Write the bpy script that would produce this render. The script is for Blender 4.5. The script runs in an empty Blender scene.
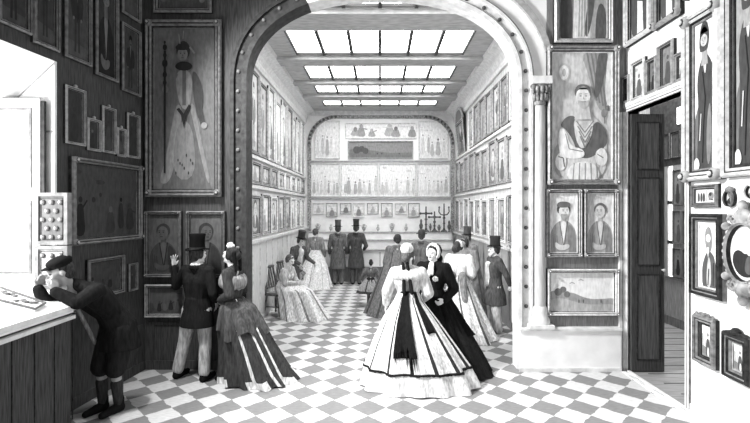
import bpy, math, random
from mathutils import Vector, Matrix, Euler

S = bpy.context.scene
COL = S.collection
F, CX, CY, EYE = 450.0, 380.0, 209.0, 2.15      # focal length in pixels, vanishing point, eye height

# ------------------------------------------------------------------ camera, sky, large lights, exposure
cam_data = bpy.data.cameras.new('camera')
cam = bpy.data.objects.new('camera', cam_data); COL.objects.link(cam)
cam.location = (0, 0, EYE); cam.rotation_euler = (math.radians(90), 0, 0)
cam_data.sensor_width = 36; cam_data.lens = 36 * F / 750
cam_data.shift_x = -(CX - 375) / 750; cam_data.shift_y = (CY - 211.5) / 750
cam_data.clip_start = 0.05; cam_data.clip_end = 100
S.camera = cam

world = bpy.data.worlds.new('sky'); S.world = world; world.use_nodes = True
world.node_tree.nodes['Background'].inputs[0].default_value = (1, 1, 1, 1)
world.node_tree.nodes['Background'].inputs[1].default_value = 0.36

def area_light(name, loc, target, sx, sy, power, spread=180):
    d = bpy.data.lights.new(name, 'AREA'); d.shape = 'RECTANGLE'; d.size = sx; d.size_y = sy; d.energy = power; d.spread = math.radians(spread)
    o = bpy.data.objects.new(name, d); COL.objects.link(o); o.location = loc
    o.rotation_euler = (Vector(target) - Vector(loc)).to_track_quat('-Z', 'Y').to_euler()
    return o
area_light('window_daylight', (-4.30, 3.3, 2.45), (1.5, 4.7, .7), .9, .9, 170)
area_light('added_key_light', (-2.85, 4.1, 4.9), (2.6, 4.9, .5), .6, .6, 330, 120)  # unseen lamp added to brighten the doorway side and throw shadows
area_light('next_room_fill', (4.4, 6.9, 5.4), (4.6, 7.2, 0), 1.4, 2.5, 260)  # unseen lamp added to lift the dark next room
SKYLIGHT_GLOW = 9.5

vs = S.view_settings
S.display_settings.display_device = 'sRGB'
vs.view_transform = 'Standard'; vs.look = 'None'; vs.gamma = 1.0; vs.use_curve_mapping = False
vs.exposure = 0.0

# ------------------------------------------------------------------ materials (all greys: the place is seen in black and white)
def lin(v):
    return v / 12.92 if v <= 0.04045 else ((v + 0.055) / 1.055) ** 2.4

_M = {}
def mat(name, v, rough=0.65, var=0.14, scale=14.0, stretch=(1, 1, 1), spec=0.15, bump=0.0):
    if name in _M: return _M[name]
    m = bpy.data.materials.new(name); m.use_nodes = True
    nt = m.node_tree; b = nt.nodes['Principled BSDF']
    b.inputs['Roughness'].default_value = rough
    b.inputs['Specular IOR Level'].default_value = spec
    tc = nt.nodes.new('ShaderNodeTexCoord'); mp = nt.nodes.new('ShaderNodeMapping')
    mp.inputs['Scale'].default_value = stretch
    nz = nt.nodes.new('ShaderNodeTexNoise'); nz.inputs['Scale'].default_value = scale
    nz.inputs['Detail'].default_value = 3
    nt.links.new(tc.outputs['Object'], mp.inputs['Vector']); nt.links.new(mp.outputs['Vector'], nz.inputs['Vector'])
    rp = nt.nodes.new('ShaderNodeValToRGB')
    rp.color_ramp.elements[0].position = 0.3; rp.color_ramp.elements[1].position = 0.7
    lo, hi = lin(max(0.0, v * (1 - var))), lin(min(0.985, v * (1 + var)))
    rp.color_ramp.elements[0].color = (lo, lo, lo, 1); rp.color_ramp.elements[1].color = (hi, hi, hi, 1)
    nt.links.new(nz.outputs['Fac'], rp.inputs['Fac']); nt.links.new(rp.outputs['Color'], b.inputs['Base Color'])
    if bump:
        bp = nt.nodes.new('ShaderNodeBump'); bp.inputs['Strength'].default_value = bump; bp.inputs['Distance'].default_value = 0.02
        nt.links.new(nz.outputs['Fac'], bp.inputs['Height']); nt.links.new(bp.outputs['Normal'], b.inputs['Normal'])
    _M[name] = m
    return m

def tone(v):                        # a paint or cloth tone
    q = max(2, min(98, int(round(v * 50)) * 2))
    return mat('paint_%02d' % q, q / 100, rough=0.75, var=0.10, scale=28, stretch=(1, 1, .35), spec=0.05)

def cloth(v):
    q = max(2, min(98, int(round(v * 50)) * 2))
    return mat('cloth_%02d' % q, q / 100, rough=0.85, var=0.22, scale=16, stretch=(2.4, 2.4, .5), spec=0.05, bump=0.5)

def glow(name, strength):
    if name in _M: return _M[name]
    m = bpy.data.materials.new(name); m.use_nodes = True
    b = m.node_tree.nodes['Principled BSDF']
    b.inputs['Base Color'].default_value = (.8, .8, .8, 1)
    b.inputs['Emission Color'].default_value = (1, 1, 1, 1); b.inputs['Emission Strength'].default_value = strength
    _M[name] = m
    return m

def clear_glass():
    if 'clear_glass' in _M: return _M['clear_glass']
    m = bpy.data.materials.new('clear_glass'); m.use_nodes = True
    nt = m.node_tree; nt.nodes.remove(nt.nodes['Principled BSDF'])
    t = nt.nodes.new('ShaderNodeBsdfTransparent'); g = nt.nodes.new('ShaderNodeBsdfGlossy'); g.inputs['Roughness'].default_value = 0.05
    mx = nt.nodes.new('ShaderNodeMixShader'); mx.inputs[0].default_value = 0.06
    nt.links.new(t.outputs[0], mx.inputs[1]); nt.links.new(g.outputs[0], mx.inputs[2])
    nt.links.new(mx.outputs[0], nt.nodes['Material Output'].inputs['Surface'])
    _M['clear_glass'] = m
    return m

def checker_floor():
    m = bpy.data.materials.new('checkered_tiles'); m.use_nodes = True
    nt = m.node_tree; b = nt.nodes['Principled BSDF']; b.inputs['Roughness'].default_value = 0.6; b.inputs['Specular IOR Level'].default_value = 0.15
    a = 0.387 / math.sqrt(2); c, s = math.cos(math.pi / 4), math.sin(math.pi / 4)
    px, py = -0.515 / a, 4.874 / a
    tc = nt.nodes.new('ShaderNodeTexCoord'); mp = nt.nodes.new('ShaderNodeMapping')
    mp.inputs['Scale'].default_value = (1 / a, 1 / a, 1); mp.inputs['Rotation'].default_value = (0, 0, math.pi / 4)
    mp.inputs['Location'].default_value = (-(c * px - s * py) + .5, -(s * px + c * py) + .5, .5)
    # slightly uneven, hand-laid edges
    nz = nt.nodes.new('ShaderNodeTexNoise'); nz.inputs['Scale'].default_value = 9; nz.inputs['Detail'].default_value = 2
    va = nt.nodes.new('ShaderNodeVectorMath'); va.operation = 'MULTIPLY_ADD'
    va.inputs[1].default_value = (.05, .05, 0); 
    nt.links.new(tc.outputs['Object'], nz.inputs['Vector'])
    nt.links.new(nz.outputs['Color'], va.inputs[0]); nt.links.new(tc.outputs['Object'], va.inputs[2])
    va2 = nt.nodes.new('ShaderNodeVectorMath'); va2.operation = 'SUBTRACT'; va2.inputs[1].default_value = (.025, .025, 0)
    nt.links.new(va.outputs[0], va2.inputs[0])
    nt.links.new(va2.outputs[0], mp.inputs['Vector'])
    ck = nt.nodes.new('ShaderNodeTexChecker'); ck.inputs['Scale'].default_value = 1
    nt.links.new(mp.outputs[0], ck.inputs['Vector'])
    l, d = lin(.80), lin(.50)
    ck.inputs['Color1'].default_value = (l, l, l, 1); ck.inputs['Color2'].default_value = (d, d, d, 1)
    n2 = nt.nodes.new('ShaderNodeTexNoise'); n2.inputs['Scale'].default_value = 40; n2.inputs['Detail'].default_value = 4
    mp2 = nt.nodes.new('ShaderNodeMapping'); mp2.inputs['Scale'].default_value = (.35, 2.0, 1)
    nt.links.new(tc.outputs['Object'], mp2.inputs[0]); nt.links.new(mp2.outputs[0], n2.inputs['Vector'])
    mr = nt.nodes.new('ShaderNodeMapRange'); mr.inputs[1].default_value = .3; mr.inputs[2].default_value = .7; mr.inputs[3].default_value = .8; mr.inputs[4].default_value = 1.12
    nt.links.new(n2.outputs['Fac'], mr.inputs[0])
    mx = nt.nodes.new('ShaderNodeVectorMath'); mx.operation = 'SCALE'
    nt.links.new(ck.outputs['Color'], mx.inputs[0]); nt.links.new(mr.outputs[0], mx.inputs['Scale'])
    nt.links.new(mx.outputs[0], b.inputs['Base Color'])
    return m

DARKPAPER_SHADE = mat('dark_paper_with_shade', .27, var=.22, scale=10, stretch=(6, 6, .6))  # window-side wallpaper, with shade put into its tone
GREYPAPER = mat('grey_wallpaper', .50, var=.14, scale=12, stretch=(6, 6, .6))
WHITE = mat('white_plaster', .95, var=.03, scale=5)
STONE = mat('pale_stone', .86, var=.08, scale=9)
SHADE_DARK = mat('painted_shade_dark', .22, var=.25, scale=14)  # tone of painted shade, for the arch's window side and the shutter
BEAD = mat('dark_bronze_bead', .30, var=.2)
CEIL = mat('grey_ceiling', .70, var=.10, scale=6, stretch=(1, 4, 1))
GALWALL = mat('gallery_wall', .82, var=.12, scale=8, stretch=(4, 4, .6))
DARKWOOD = mat('dark_wood', .24, var=.35, scale=9, stretch=(9, 9, .5))
MIDWOOD = mat('mid_wood', .42, var=.2, scale=9, stretch=(6, 6, .6))
BOARDS = mat('floor_boards', .55, var=.15, scale=6, stretch=(.5, 6, 1))
GILT_D = mat('dark_gilt', .47, var=.18, scale=18)
GILT_M = mat('mid_gilt', .64, var=.16, scale=18)
GILT_L = mat('light_gilt', .86, var=.10, scale=18)
BLACKISH = mat('blackened_wood', .17, var=.4, scale=20)

# ------------------------------------------------------------------ mesh helpers
class MB:
    def __init__(s):
        s.v = []; s.f = []; s.mi = []; s.sm = []; s.mats = []; s.cur = 0
    def use(s, m):
        if m not in s.mats: s.mats.append(m)
        s.cur = s.mats.index(m); return s
    def add(s, vs, fs, smooth=False):
        b = len(s.v); s.v += [tuple(p) for p in vs]
        for f in fs:
            s.f.append([b + i for i in f]); s.mi.append(s.cur); s.sm.append(smooth)
        return s
    def box(s, x0, x1, y0, y1, z0, z1):
        x0, x1 = min(x0, x1), max(x0, x1); y0, y1 = min(y0, y1), max(y0, y1); z0, z1 = min(z0, z1), max(z0, z1)
        v = [(x0, y0, z0), (x1, y0, z0), (x1, y1, z0), (x0, y1, z0), (x0, y0, z1), (x1, y0, z1), (x1, y1, z1), (x0, y1, z1)]
        return s.add(v, [(0, 3, 2, 1), (4, 5, 6, 7), (0, 1, 5, 4), (1, 2, 6, 5), (2, 3, 7, 6), (3, 0, 4, 7)])
    def prism(s, poly, y0, y1):           # poly in (x, z), counter-clockwise seen from -y; y0 < y1
        n = len(poly)
        v = [(p[0], y0, p[1]) for p in poly] + [(p[0], y1, p[1]) for p in poly]
        fs = [tuple(range(n)), tuple(range(2 * n - 1, n - 1, -1))]
        fs += [(i, i + n, (i + 1) % n + n, (i + 1) % n) for i in range(n)]
        return s.add(v, fs)
    def prism_y(s, poly, y0, y1):
        return s.prism(poly, y0, y1)
    def solid(s, base, off):              # any flat polygon pushed along a vector
        n = len(base); off = Vector(off)
        v = [Vector(p) for p in base] + [Vector(p) + off for p in base]
        fs = [tuple(range(n - 1, -1, -1)), tuple(range(n, 2 * n))] + [(i, (i + 1) % n, (i + 1) % n + n, i + n) for i in range(n)]
        return s.add(v, fs)
    def capsule(s, p0, p1, r0, r1, n=12, k=4):
        p0, p1 = Vector(p0), Vector(p1); d = p1 - p0; L = d.length
        d = d / L if L > 1e-6 else Vector((0, 0, 1))
        a = d.orthogonal().normalized(); b = d.cross(a)
        rings = []
        for i in range(1, k + 1):
            t = -math.pi / 2 + i * math.pi / 2 / k
            rings.append((p0 + d * (r0 * math.sin(t)), r0 * math.cos(t)))
        for i in range(0, k):
            t = i * math.pi / 2 / k
            rings.append((p1 + d * (r1 * math.sin(t)), r1 * math.cos(t)))
        v = [p0 - d * r0]
        for c, r in rings:
            v += [c + (a * math.cos(2 * math.pi * j / n) + b * math.sin(2 * math.pi * j / n)) * r for j in range(n)]
        v.append(p1 + d * r1); e = len(v) - 1
        fs = [(0, 1 + (j + 1) % n, 1 + j) for j in range(n)]
        for i in range(len(rings) - 1):
            o = 1 + i * n
            fs += [(o + j, o + (j + 1) % n, o + n + (j + 1) % n, o + n + j) for j in range(n)]
        o = 1 + (len(rings) - 1) * n
        fs += [(o + j, o + (j + 1) % n, e) for j in range(n)]
        return s.add(v, fs, True)
    def ell(s, c, r, rot=None, n=14, k=9):
        c = Vector(c); R = rot or Matrix.Identity(3)
        v = [c + R @ Vector((0, 0, -r[2]))]
        for i in range(1, k):
            t = -math.pi / 2 + i * math.pi / k
            v += [c + R @ Vector((r[0] * math.cos(t) * math.cos(2 * math.pi * j / n), r[1] * math.cos(t) * math.sin(2 * math.pi * j / n), r[2] * math.sin(t))) for j in range(n)]
        v.append(c + R @ Vector((0, 0, r[2]))); e = len(v) - 1
        fs = [(0, 1 + (j + 1) % n, 1 + j) for j in range(n)]
        for i in range(k - 2):
            o = 1 + i * n
            fs += [(o + j, o + (j + 1) % n, o + n + (j + 1) % n, o + n + j) for j in range(n)]
        o = 1 + (k - 2) * n
        fs += [(o + j, o + (j + 1) % n, e) for j in range(n)]
        return s.add(v, fs, True)
    def loft(s, rings, n=24, cap=True, smooth=True):    # rings: (cx, cy, z, rx, ry), bottom to top
        v = []
        for cx, cy, z, rx, ry in rings:
            v += [(cx + rx * math.cos(2 * math.pi * j / n), cy + ry * math.sin(2 * math.pi * j / n), z) for j in range(n)]
        fs = []
        for i in range(len(rings) - 1):
            o = i * n
            fs += [(o + j, o + (j + 1) % n, o + n + (j + 1) % n, o + n + j) for j in range(n)]
        s.add(v, fs, smooth)
        if cap:
            o = (len(rings) - 1) * n
            s.add(v[:n], [tuple(range(n - 1, -1, -1))]); s.add(v[o:], [tuple(range(n))])
        return s
    def tube(s, pts, r, n=8):
        for a, b in zip(pts[:-1], pts[1:]): s.capsule(a, b, r, r, n, 3)
        return s
    def xform(s, M):
        s.v = [tuple(M @ Vector(p)) for p in s.v]; return s
    def mesh(s, name):
        me = bpy.data.meshes.new(name); me.from_pydata(s.v, [], s.f)
        for m in s.mats: me.materials.append(m)
        for p, i, q in zip(me.polygons, s.mi, s.sm): p.material_index = i; p.use_smooth = q
        me.update(); return me
    def build(s, name, parent=None, m=None):
        if m is not None: s.mats = [m]; s.mi = [0] * len(s.f)
        o = bpy.data.objects.new(name, s.mesh(name)); COL.objects.link(o)
        if parent: o.parent = parent
        return o

def empty(name, loc, rz=0.0, sc=1.0):
    o = bpy.data.objects.new(name, None); COL.objects.link(o)
    o.location = loc; o.rotation_euler = (0, 0, rz); o.scale = (sc, sc, sc); o.empty_display_size = .1
    return o
def tag(o, label, cat, group=None):
    o['label'] = label; o['category'] = cat
    if group: o['group'] = group
    return o
def struct(o):
    o['kind'] = 'structure'; return o
def copy_tree(o, parent=None):
    c = o.copy(); COL.objects.link(c); c.parent = parent
    for ch in list(o.children): copy_tree(ch, c)
    return c
def P(x, y, Y):
    return Vector(((x - CX) / F * Y, Y, EYE - (y - CY) / F * Y))

# ------------------------------------------------------------------ the setting
YA, YA2, YF = 6.05, 6.25, 14.3           # arch wall front and back, end wall of the gallery
XR = 3.30                                # front room, wall with the doorway
CORNER = Vector((-3.16, YA, 0)); SPL = Vector((.11, 1, 0)).normalized()
XG = 2.40                                # gallery half width
HC = 5.25                                # gallery ceiling

struct(MB().use(checker_floor()).box(-4.4, XR, -.6, YF + .2, -.1, 0).build('floor'))

# arch outline, a flattened superellipse on straight jambs
AXC, AHW, ASP, AR = 0.027, 1.815, 3.82, 1.21
def arch_pts(off=0.0, n=40, t0=0.0, t1=1.0):
    e = 2 / 2.3; out = []
    for i in range(n + 1):
        t = math.pi * (t0 + (t1 - t0) * i / n)
        c, s_ = math.cos(t), math.sin(t)
        x = -(AHW + off) * math.copysign(abs(c) ** e, c); z = (AR + off) * abs(s_) ** e
        out.append((AXC + x, ASP + z))
    return out                           # from the left springing over to the right one
ap = arch_pts(0)
outline = [(-3.16, 0), (ap[0][0], 0)] + ap + [(ap[-1][0], 0), (XR, 0), (XR, 6.0), (-3.16, 6.0)]
struct(MB().use(WHITE).prism(outline, YA, YA2).build('wall_back'))
# pier between window wall and arch, into the spandrel: shade put into the colour
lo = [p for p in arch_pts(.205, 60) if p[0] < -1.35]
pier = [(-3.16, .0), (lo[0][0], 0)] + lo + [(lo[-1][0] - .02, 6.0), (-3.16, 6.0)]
struct(MB().use(DARKPAPER_SHADE).prism(pier, YA - .012, YA - .001).build('wall_back_shade_panel'))
# grey wallpaper on the pier beside the doorway
struct(MB().use(GREYPAPER).box(2.24, XR - .002, YA - .012, YA - .001, .5, 6.0).build('wall_back_grey_panel'))
# white dado block under it
m = MB().use(WHITE).box(1.86, 3.19, YA - .10, YA - .013, 0, .545)
m.use(STONE).box(1.84, 3.19, YA - .13, YA - .013, .545, .575)
m.box(1.84, 3.19, YA - .115, YA - .10, 0, .05)
struct(m.build('trim_1'))
# archivolt: inner roll, bead strip, outer roll, as swept profiles
def sweep_arch(mb, o0, o1, y0, y1, t0, t1, legs=(True, True), zb=0.0, n=44):
    a, b = arch_pts(o0, n, t0, t1), arch_pts(o1, n, t0, t1)
    if legs[0]: a = [(a[0][0], zb)] + a; b = [(b[0][0], zb)] + b
    if legs[1]: a = a + [(a[-1][0], zb)]; b = b + [(b[-1][0], zb)]
    v = []; 
    for p, q in zip(a, b): v += [(p[0], y0, p[1]), (q[0], y0, q[1]), (q[0], y1, q[1]), (p[0], y1, p[1])]
    fs = []
    for i in range(len(a) - 1):
        o = i * 4
        fs += [(o + k, o + (k + 1) % 4, o + 4 + (k + 1) % 4, o + 4 + k) for k in range(4)]
    fs += [(3, 2, 1, 0), tuple(len(v) - 4 + k for k in range(4))]
    mb.add(v, fs)
SPLIT = .335  # before the split, the moulding has shade put into its colour
for nm, main, t0, t1, lg, ztop in (('trim_2', SHADE_DARK, 0, SPLIT, (True, False), 0), ('trim_3', STONE, SPLIT, 1, (False, True), .575)):
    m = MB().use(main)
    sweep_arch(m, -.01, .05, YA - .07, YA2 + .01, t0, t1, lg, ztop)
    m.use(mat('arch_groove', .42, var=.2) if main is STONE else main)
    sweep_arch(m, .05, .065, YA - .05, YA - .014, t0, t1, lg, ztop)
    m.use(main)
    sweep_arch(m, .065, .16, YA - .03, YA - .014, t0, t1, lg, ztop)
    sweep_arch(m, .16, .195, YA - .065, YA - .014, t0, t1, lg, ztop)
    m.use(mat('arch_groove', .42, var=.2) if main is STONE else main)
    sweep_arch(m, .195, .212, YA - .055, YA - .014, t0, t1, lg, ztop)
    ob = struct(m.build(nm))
    # the round studs of the bead strip
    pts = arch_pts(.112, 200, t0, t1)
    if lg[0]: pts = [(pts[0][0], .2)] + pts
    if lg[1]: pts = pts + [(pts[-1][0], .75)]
    acc, nxt, bm = 0, .12, MB().use(BEAD if main is STONE else mat('shaded_stud', .44))
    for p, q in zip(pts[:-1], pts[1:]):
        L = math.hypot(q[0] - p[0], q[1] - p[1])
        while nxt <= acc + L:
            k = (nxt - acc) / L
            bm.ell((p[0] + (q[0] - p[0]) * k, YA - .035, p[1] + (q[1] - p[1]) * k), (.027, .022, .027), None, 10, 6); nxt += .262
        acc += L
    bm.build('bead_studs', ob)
# a second, wider moulding in the white spandrel, cut off by the tall pictures
m = MB().use(mat('moulding_grey', .66, var=.1))
sweep_arch(m, .42, .50, YA - .045, YA - .001, .70, .93, (False, False))
struct(m.build('trim_4'))
# half column with carved capital beside the arch
cxk = P(538.5, 200, YA).x
m = MB().use(mat('column_stone', .74, var=.1, stretch=(5, 5, .3)))
m.loft([(cxk, YA - .035, .86, .078, .075), (cxk, YA - .035, 2.2, .075, .073), (cxk, YA - .035, 3.55, .066, .064)], 24)
col = m.build('pilaster_column'); struct(col)
b = MB().use(STONE)
b.loft([(cxk, YA - .03, .78, .10, .10), (cxk, YA - .03, .82, .105, .1), (cxk, YA - .03, .86, .085, .085)], 24)
b.loft([(cxk, YA - .03, .62, .14, .12), (cxk, YA - .03, .68, .135, .115), (cxk, YA - .03, .74, .10, .1), (cxk, YA - .03, .78, .10, .1)], 24)
b.box(cxk - .17, cxk + .16, YA - .16, YA - .013, .576, .62)
b.build('column_base', col)
b = MB().use(mat('carved_capital', .48, var=.45, scale=22))
b.loft([(cxk, YA - .035, 3.53, .085, .08), (cxk, YA - .035, 3.58, .085, .08)], 24)
b.loft([(cxk, YA - .035, 3.55, .07, .07), (cxk, YA - .035, 3.72, .085, .08), (cxk, YA - .035, 3.80, .125, .1)], 20)
for k in range(7):
    a = math.radians(180 + k * 30)
    for zz, rr in ((3.63, .095), (3.73, .115)):
        b.ell((cxk + rr * math.cos(a), YA - .035 + rr * .9 * math.sin(a), zz), (.024, .024, .05))
for sx in (-1, 1): b.ell((cxk + sx * .11, YA - .10, 3.77), (.035, .035, .035))
b.build('column_capital', col)
MB().use(STONE).box(cxk - .13, cxk + .13, YA - .15, YA - .013, 3.80, 3.90).build('column_abacus', col)

# window wall of the front room, splayed a little; local frame: x along the wall towards the arch, y out of the room
LANG = math.atan2(SPL.y, SPL.x)
def left_obj(mb, name, kind=True):
    o = mb.build(name); o.location = CORNER; o.rotation_euler = (0, 0, LANG)
    return struct(o) if kind else o
U0, U1, ZS, ZH = -1.44, -4.1, 1.14, 3.66
m = MB().use(DARKPAPER_SHADE)
m.box(U0, .0, .0, .14, 0, 6.0); m.box(U1, U0, 0, .14, 0, ZS - .03); m.box(U1, U0, 0, .14, ZH, 6.0); m.box(-6.7, U1, 0, .14, 0, 6.0)
left_obj(m, 'wall_left')
m = MB().use(WHITE)
m.box(U0 - .03, U0, .0, .95, ZS, ZH)                      # far reveal, faces the camera
m.box(U1, U1 + .03, .0, .95, ZS, ZH)
m.box(U1, U0, -.02, .95, ZS - .03, ZS)                    # sill board
m.add([(U1, 0, ZH), (U0, 0, ZH), (U0, .86, 2.95), (U1, .86, 2.95)], [(0, 1, 2, 3)])   # sloping soffit
m.add([(U1, 0, ZH + .02), (U0, 0, ZH + .02), (U0, .86, 2.97), (U1, .86, 2.97)], [(3, 2, 1, 0)])
m.use(mat('reveal_line', .55)).box(U0 - .04, U0 - .03, .02, .86, 2.93, 2.95)
m.add([(U0 - .035, .0, ZH - .035), (U0 - .035, .0, ZH - .012), (U0 - .035, .86, 2.938), (U0 - .035, .86, 2.915)], [(0, 1, 2, 3)])
left_obj(m, 'trim_5')
m = MB().use(WHITE)
m.box(U1, U0, .86, .92, 1.14, 1.24); m.box(U1, U0, .86, .92, 2.87, 2.97)
for k in range(6): m.box(U1 + (U0 - U1) * k / 5 - .025, U1 + (U0 - U1) * k / 5 + .025, .86, .92, 1.2, 2.9)
m.box(U1, U0, .875, .905, 2.02, 2.06)
wf = left_obj(m, 'window_1')
pn = MB().use(clear_glass()).box(U1, U0, .885, .89, 1.2, 2.9).build('window_pane', wf)
# skirting and lower panelling of the window wall
m = MB().use(DARKPAPER_SHADE)
m.box(U0, -.02, -.02, -.001, 0, .12)
m.box(-.20, -.02, -.012, -.001, .12, .62); 
left_obj(m, 'baseboard_left')
m = MB().use(DARKPAPER_SHADE)
m.box(-3.14, -2.06, YA - .03, YA - .013, 0, .12); m.box(-3.10, -2.06, YA - .025, YA - .013, .60, .64)
m.box(-3.08, -3.03, YA - .025, YA - .013, .12, .60)
struct(m.build('baseboard_back'))

# wall with the doorway
DY1, DY0, DH = 5.985, 4.80, 3.44
m = MB().use(WHITE)
m.box(XR, XR + .14, DY1, YA2, 0, 6.0); m.box(XR, XR + .14, DY0, DY1, DH, 6.0); m.box(XR, XR + .14, -.6, DY0, 0, 6.0)
struct(m.build('wall_right'))
m = MB().use(STONE)
m.box(XR - .02, XR + .15, DY1, YA - .013, 0, DH + .0)
m.box(3.195, 3.28, YA - .05, YA - .013, 0, DH + .0)
m.box(XR - .02, XR + .15, DY0 - .02, DY0 + .045, 0, DH + .08)
m.box(XR - .03, XR + .15, DY0 - .05, YA - .013, DH, DH + .06)
m.box(XR - .045, XR - .001, DY0 - .06, YA - .013, DH + .06, DH + .12)
m.use(mat('arch_groove', .42, var=.2)).box(XR - .022, XR - .0, DY0 - .026, DY0 - .02, 0, DH).box(XR - .024, XR - .019, DY0 + .008, DY0 + .014, 0, DH).box(XR - .034, XR - .029, DY0 - .05, YA - .05, DH + .018, DH + .028).box(3.232, 3.240, YA - .053, YA - .049, 0, DH)
struct(m.build('door_1'))
m = MB().use(STONE)
m.box(XR - .11, XR - .06, -.6, YA - .11, .0, .012)
m.box(XR - .035, XR + .0, -.6, YA - .11, .0, .02)
struct(m.build('trim_6'))
m = MB().use(WHITE).box(XR - .018, XR - .001, -.6, DY0 - .03, .0, .09)
struct(m.build('baseboard_right'))
# the room beyond the doorway
XN = 5.40
struct(MB().use(BOARDS).box(XR + .001, 7.2, 2.0, 9.2, -.1, 0.0).build('floor_next_room'))
m = MB().use(mat('board_gaps', .25))
for k in range(12): m.box(XR + .2, XN - .02, 4.9 + k * .32, 4.915 + k * .32, .0, .004)
struct(m.build('trim_7'))
NW = mat('next_room_wall', .56, var=.15, scale=8, stretch=(5, 5, .6))
NW2 = mat('next_room_frieze', .24, var=.2)
m = MB().use(NW)
WY0, WY1 = 8.30, 8.46
m.box(XN, XN + .12, 2.0, WY0, 0, 2.95); m.box(XN, XN + .12, WY0, WY1, 0, .88); m.box(XN, XN + .12, WY1, 9.2, 0, 2.95)
m.use(NW2).box(XN, XN + .12, 2.0, 9.2, 2.95, 5.2)
struct(m.build('wall_next_room_side'))
struct(MB().use(NW).box(XR + .14, XN + .12, 9.0, 9.12, 0, 5.2).build('wall_next_room_end'))
o = MB().use(glow('lit_window', 2.0)).box(XN + .03, XN + .05, WY0, WY1, .88, 2.95).build('window_2'); struct(o)
MB().use(BLACKISH).box(XN + .0, XN + .03, WY0, WY1, 1.50, 1.56).box(XN, XN + .03, WY0, WY1, 2.24, 2.30).build('window_bar', o)
o = MB().use(glow('lit_window', 2.0)).box(XN - .03, XN - .002, 7.86, 8.14, 3.68, 3.98).build('window_3'); struct(o)
m = MB().use(MIDWOOD).box(XN - .02, XN - .002, 5, 9.0, 0, .16).box(XN - .03, XN - .002, 5, 9.0, .86, .9)
struct(m.build('baseboard_next_room'))
# the open door leaf
m = MB().use(DARKWOOD).box(0, .43, -.025, .025, 0.012, 3.40)
leaf = empty('open_door_leaf', (XR + .012, 5.945, 0))
tag(leaf, 'tall dark panelled door leaf standing open inside the doorway', 'door')
m.build('door_leaf', leaf)
for z0, z1 in ((.18, 1.28), (1.42, 2.55), (2.68, 3.28)):
    q = MB().use(mat('door_panel_wood', .30, var=.25, scale=9, stretch=(9, 9, .5)))
    q.box(.08, .36, -.03, -.025, z0, z1); q.use(BLACKISH)
    for a, b_, c, d in ((.06, .075, z0, z1), (.35, .365, z0, z1)): q.box(a, b_, -.036, -.025, c, d)
    q.box(.06, .365, -.036, -.025, z0 - .015, z0); q.box(.06, .365, -.036, -.025, z1, z1 + .015)
    q.build('door_panel', leaf)
q = MB().use(GILT_M); q.capsule((.398, -.025, 1.35), (.398, -.06, 1.35), .01, .01); q.ell((.398, -.075, 1.35), (.022, .018, .022)); q.build('door_knob', leaf)

# the gallery
m = MB().use(GALWALL).box(-XG - .12, -XG, YA2, YF + .12, 0, HC + .3); struct(m.build('wall_gallery_left'))
m = MB().use(GALWALL).box(XG, XG + .12, YA2, YF + .12, 0, HC + .3); struct(m.build('wall_gallery_right'))
struct(MB().use(WHITE).box(-XG, XG, YF, YF + .12, 0, HC + .3).build('wall_gallery_end'))
XS = 1.68
rows = [(6.30, 6.92), (7.71, 9.06), (9.62, 10.80), (11.16, 12.10), (12.70, 13.55)]
m = MB().use(CEIL)
m.box(-XG, -XS, YA2, YF, HC, HC + .25); m.box(XS, XG, YA2, YF, HC, HC + .25)
prev = YA2
for a, b_ in rows:
    m.box(-XS, XS, prev, a, HC, HC + .25); prev = b_
m.box(-XS, XS, prev, YF, HC, HC + .25)
struct(m.build('ceiling'))
m = MB().use(CEIL)
for (a, b_), (c, d) in zip(rows[:-1], rows[1:]):
    m.box(-XG, XG, b_ + .06, c - .06, HC - .07, HC - .001)
struct(m.build('trim_8'))
for k, (a, b_) in enumerate(rows):
    fr = MB().use(mat('skylight_bar', .26, var=.1))
    for j in range(1, 6):
        x = -XS + 2 * XS * j / 6; fr.box(x - .028, x + .028, a, b_, HC - .015, HC + .049)
    fr.box(-XS, XS, a, a + .03, HC, HC + .05).box(-XS, XS, b_ - .03, b_, HC, HC + .05)
    fr.box(-XS, -XS + .03, a + .03, b_ - .03, HC, HC + .05).box(XS - .03, XS, a + .03, b_ - .03, HC, HC + .05)
    w = fr.build('window_%d' % (4 + k)); struct(w)
    MB().use(glow('skylight_glass', SKYLIGHT_GLOW)).box(-XS, XS, a, b_, HC + .05, HC + .06).build('skylight_pane', w)
# cove cornices
prof = [(0, 4.86), (.05, 4.86), (.07, 4.93), (.06, 4.98), (.12, 5.10), (.22, 5.17), (.30, 5.18), (.32, HC), (0, HC)]
for nm, sx in (('trim_20', -1), ('trim_21', 1)):
    pl = [(sx * (XG - a), z) for a, z in prof]
    if sx < 0: pl = pl[:]
    else: pl = pl[::-1]
    m = MB().use(mat('cornice', .88, var=.06)).prism(pl, YA2, YF)
    struct(m.build(nm))
m = MB().use(mat('cornice', .88)).box(-XG, XG, YF - .12, YF, 5.12, HC)
struct(m.build('trim_22'))
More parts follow.
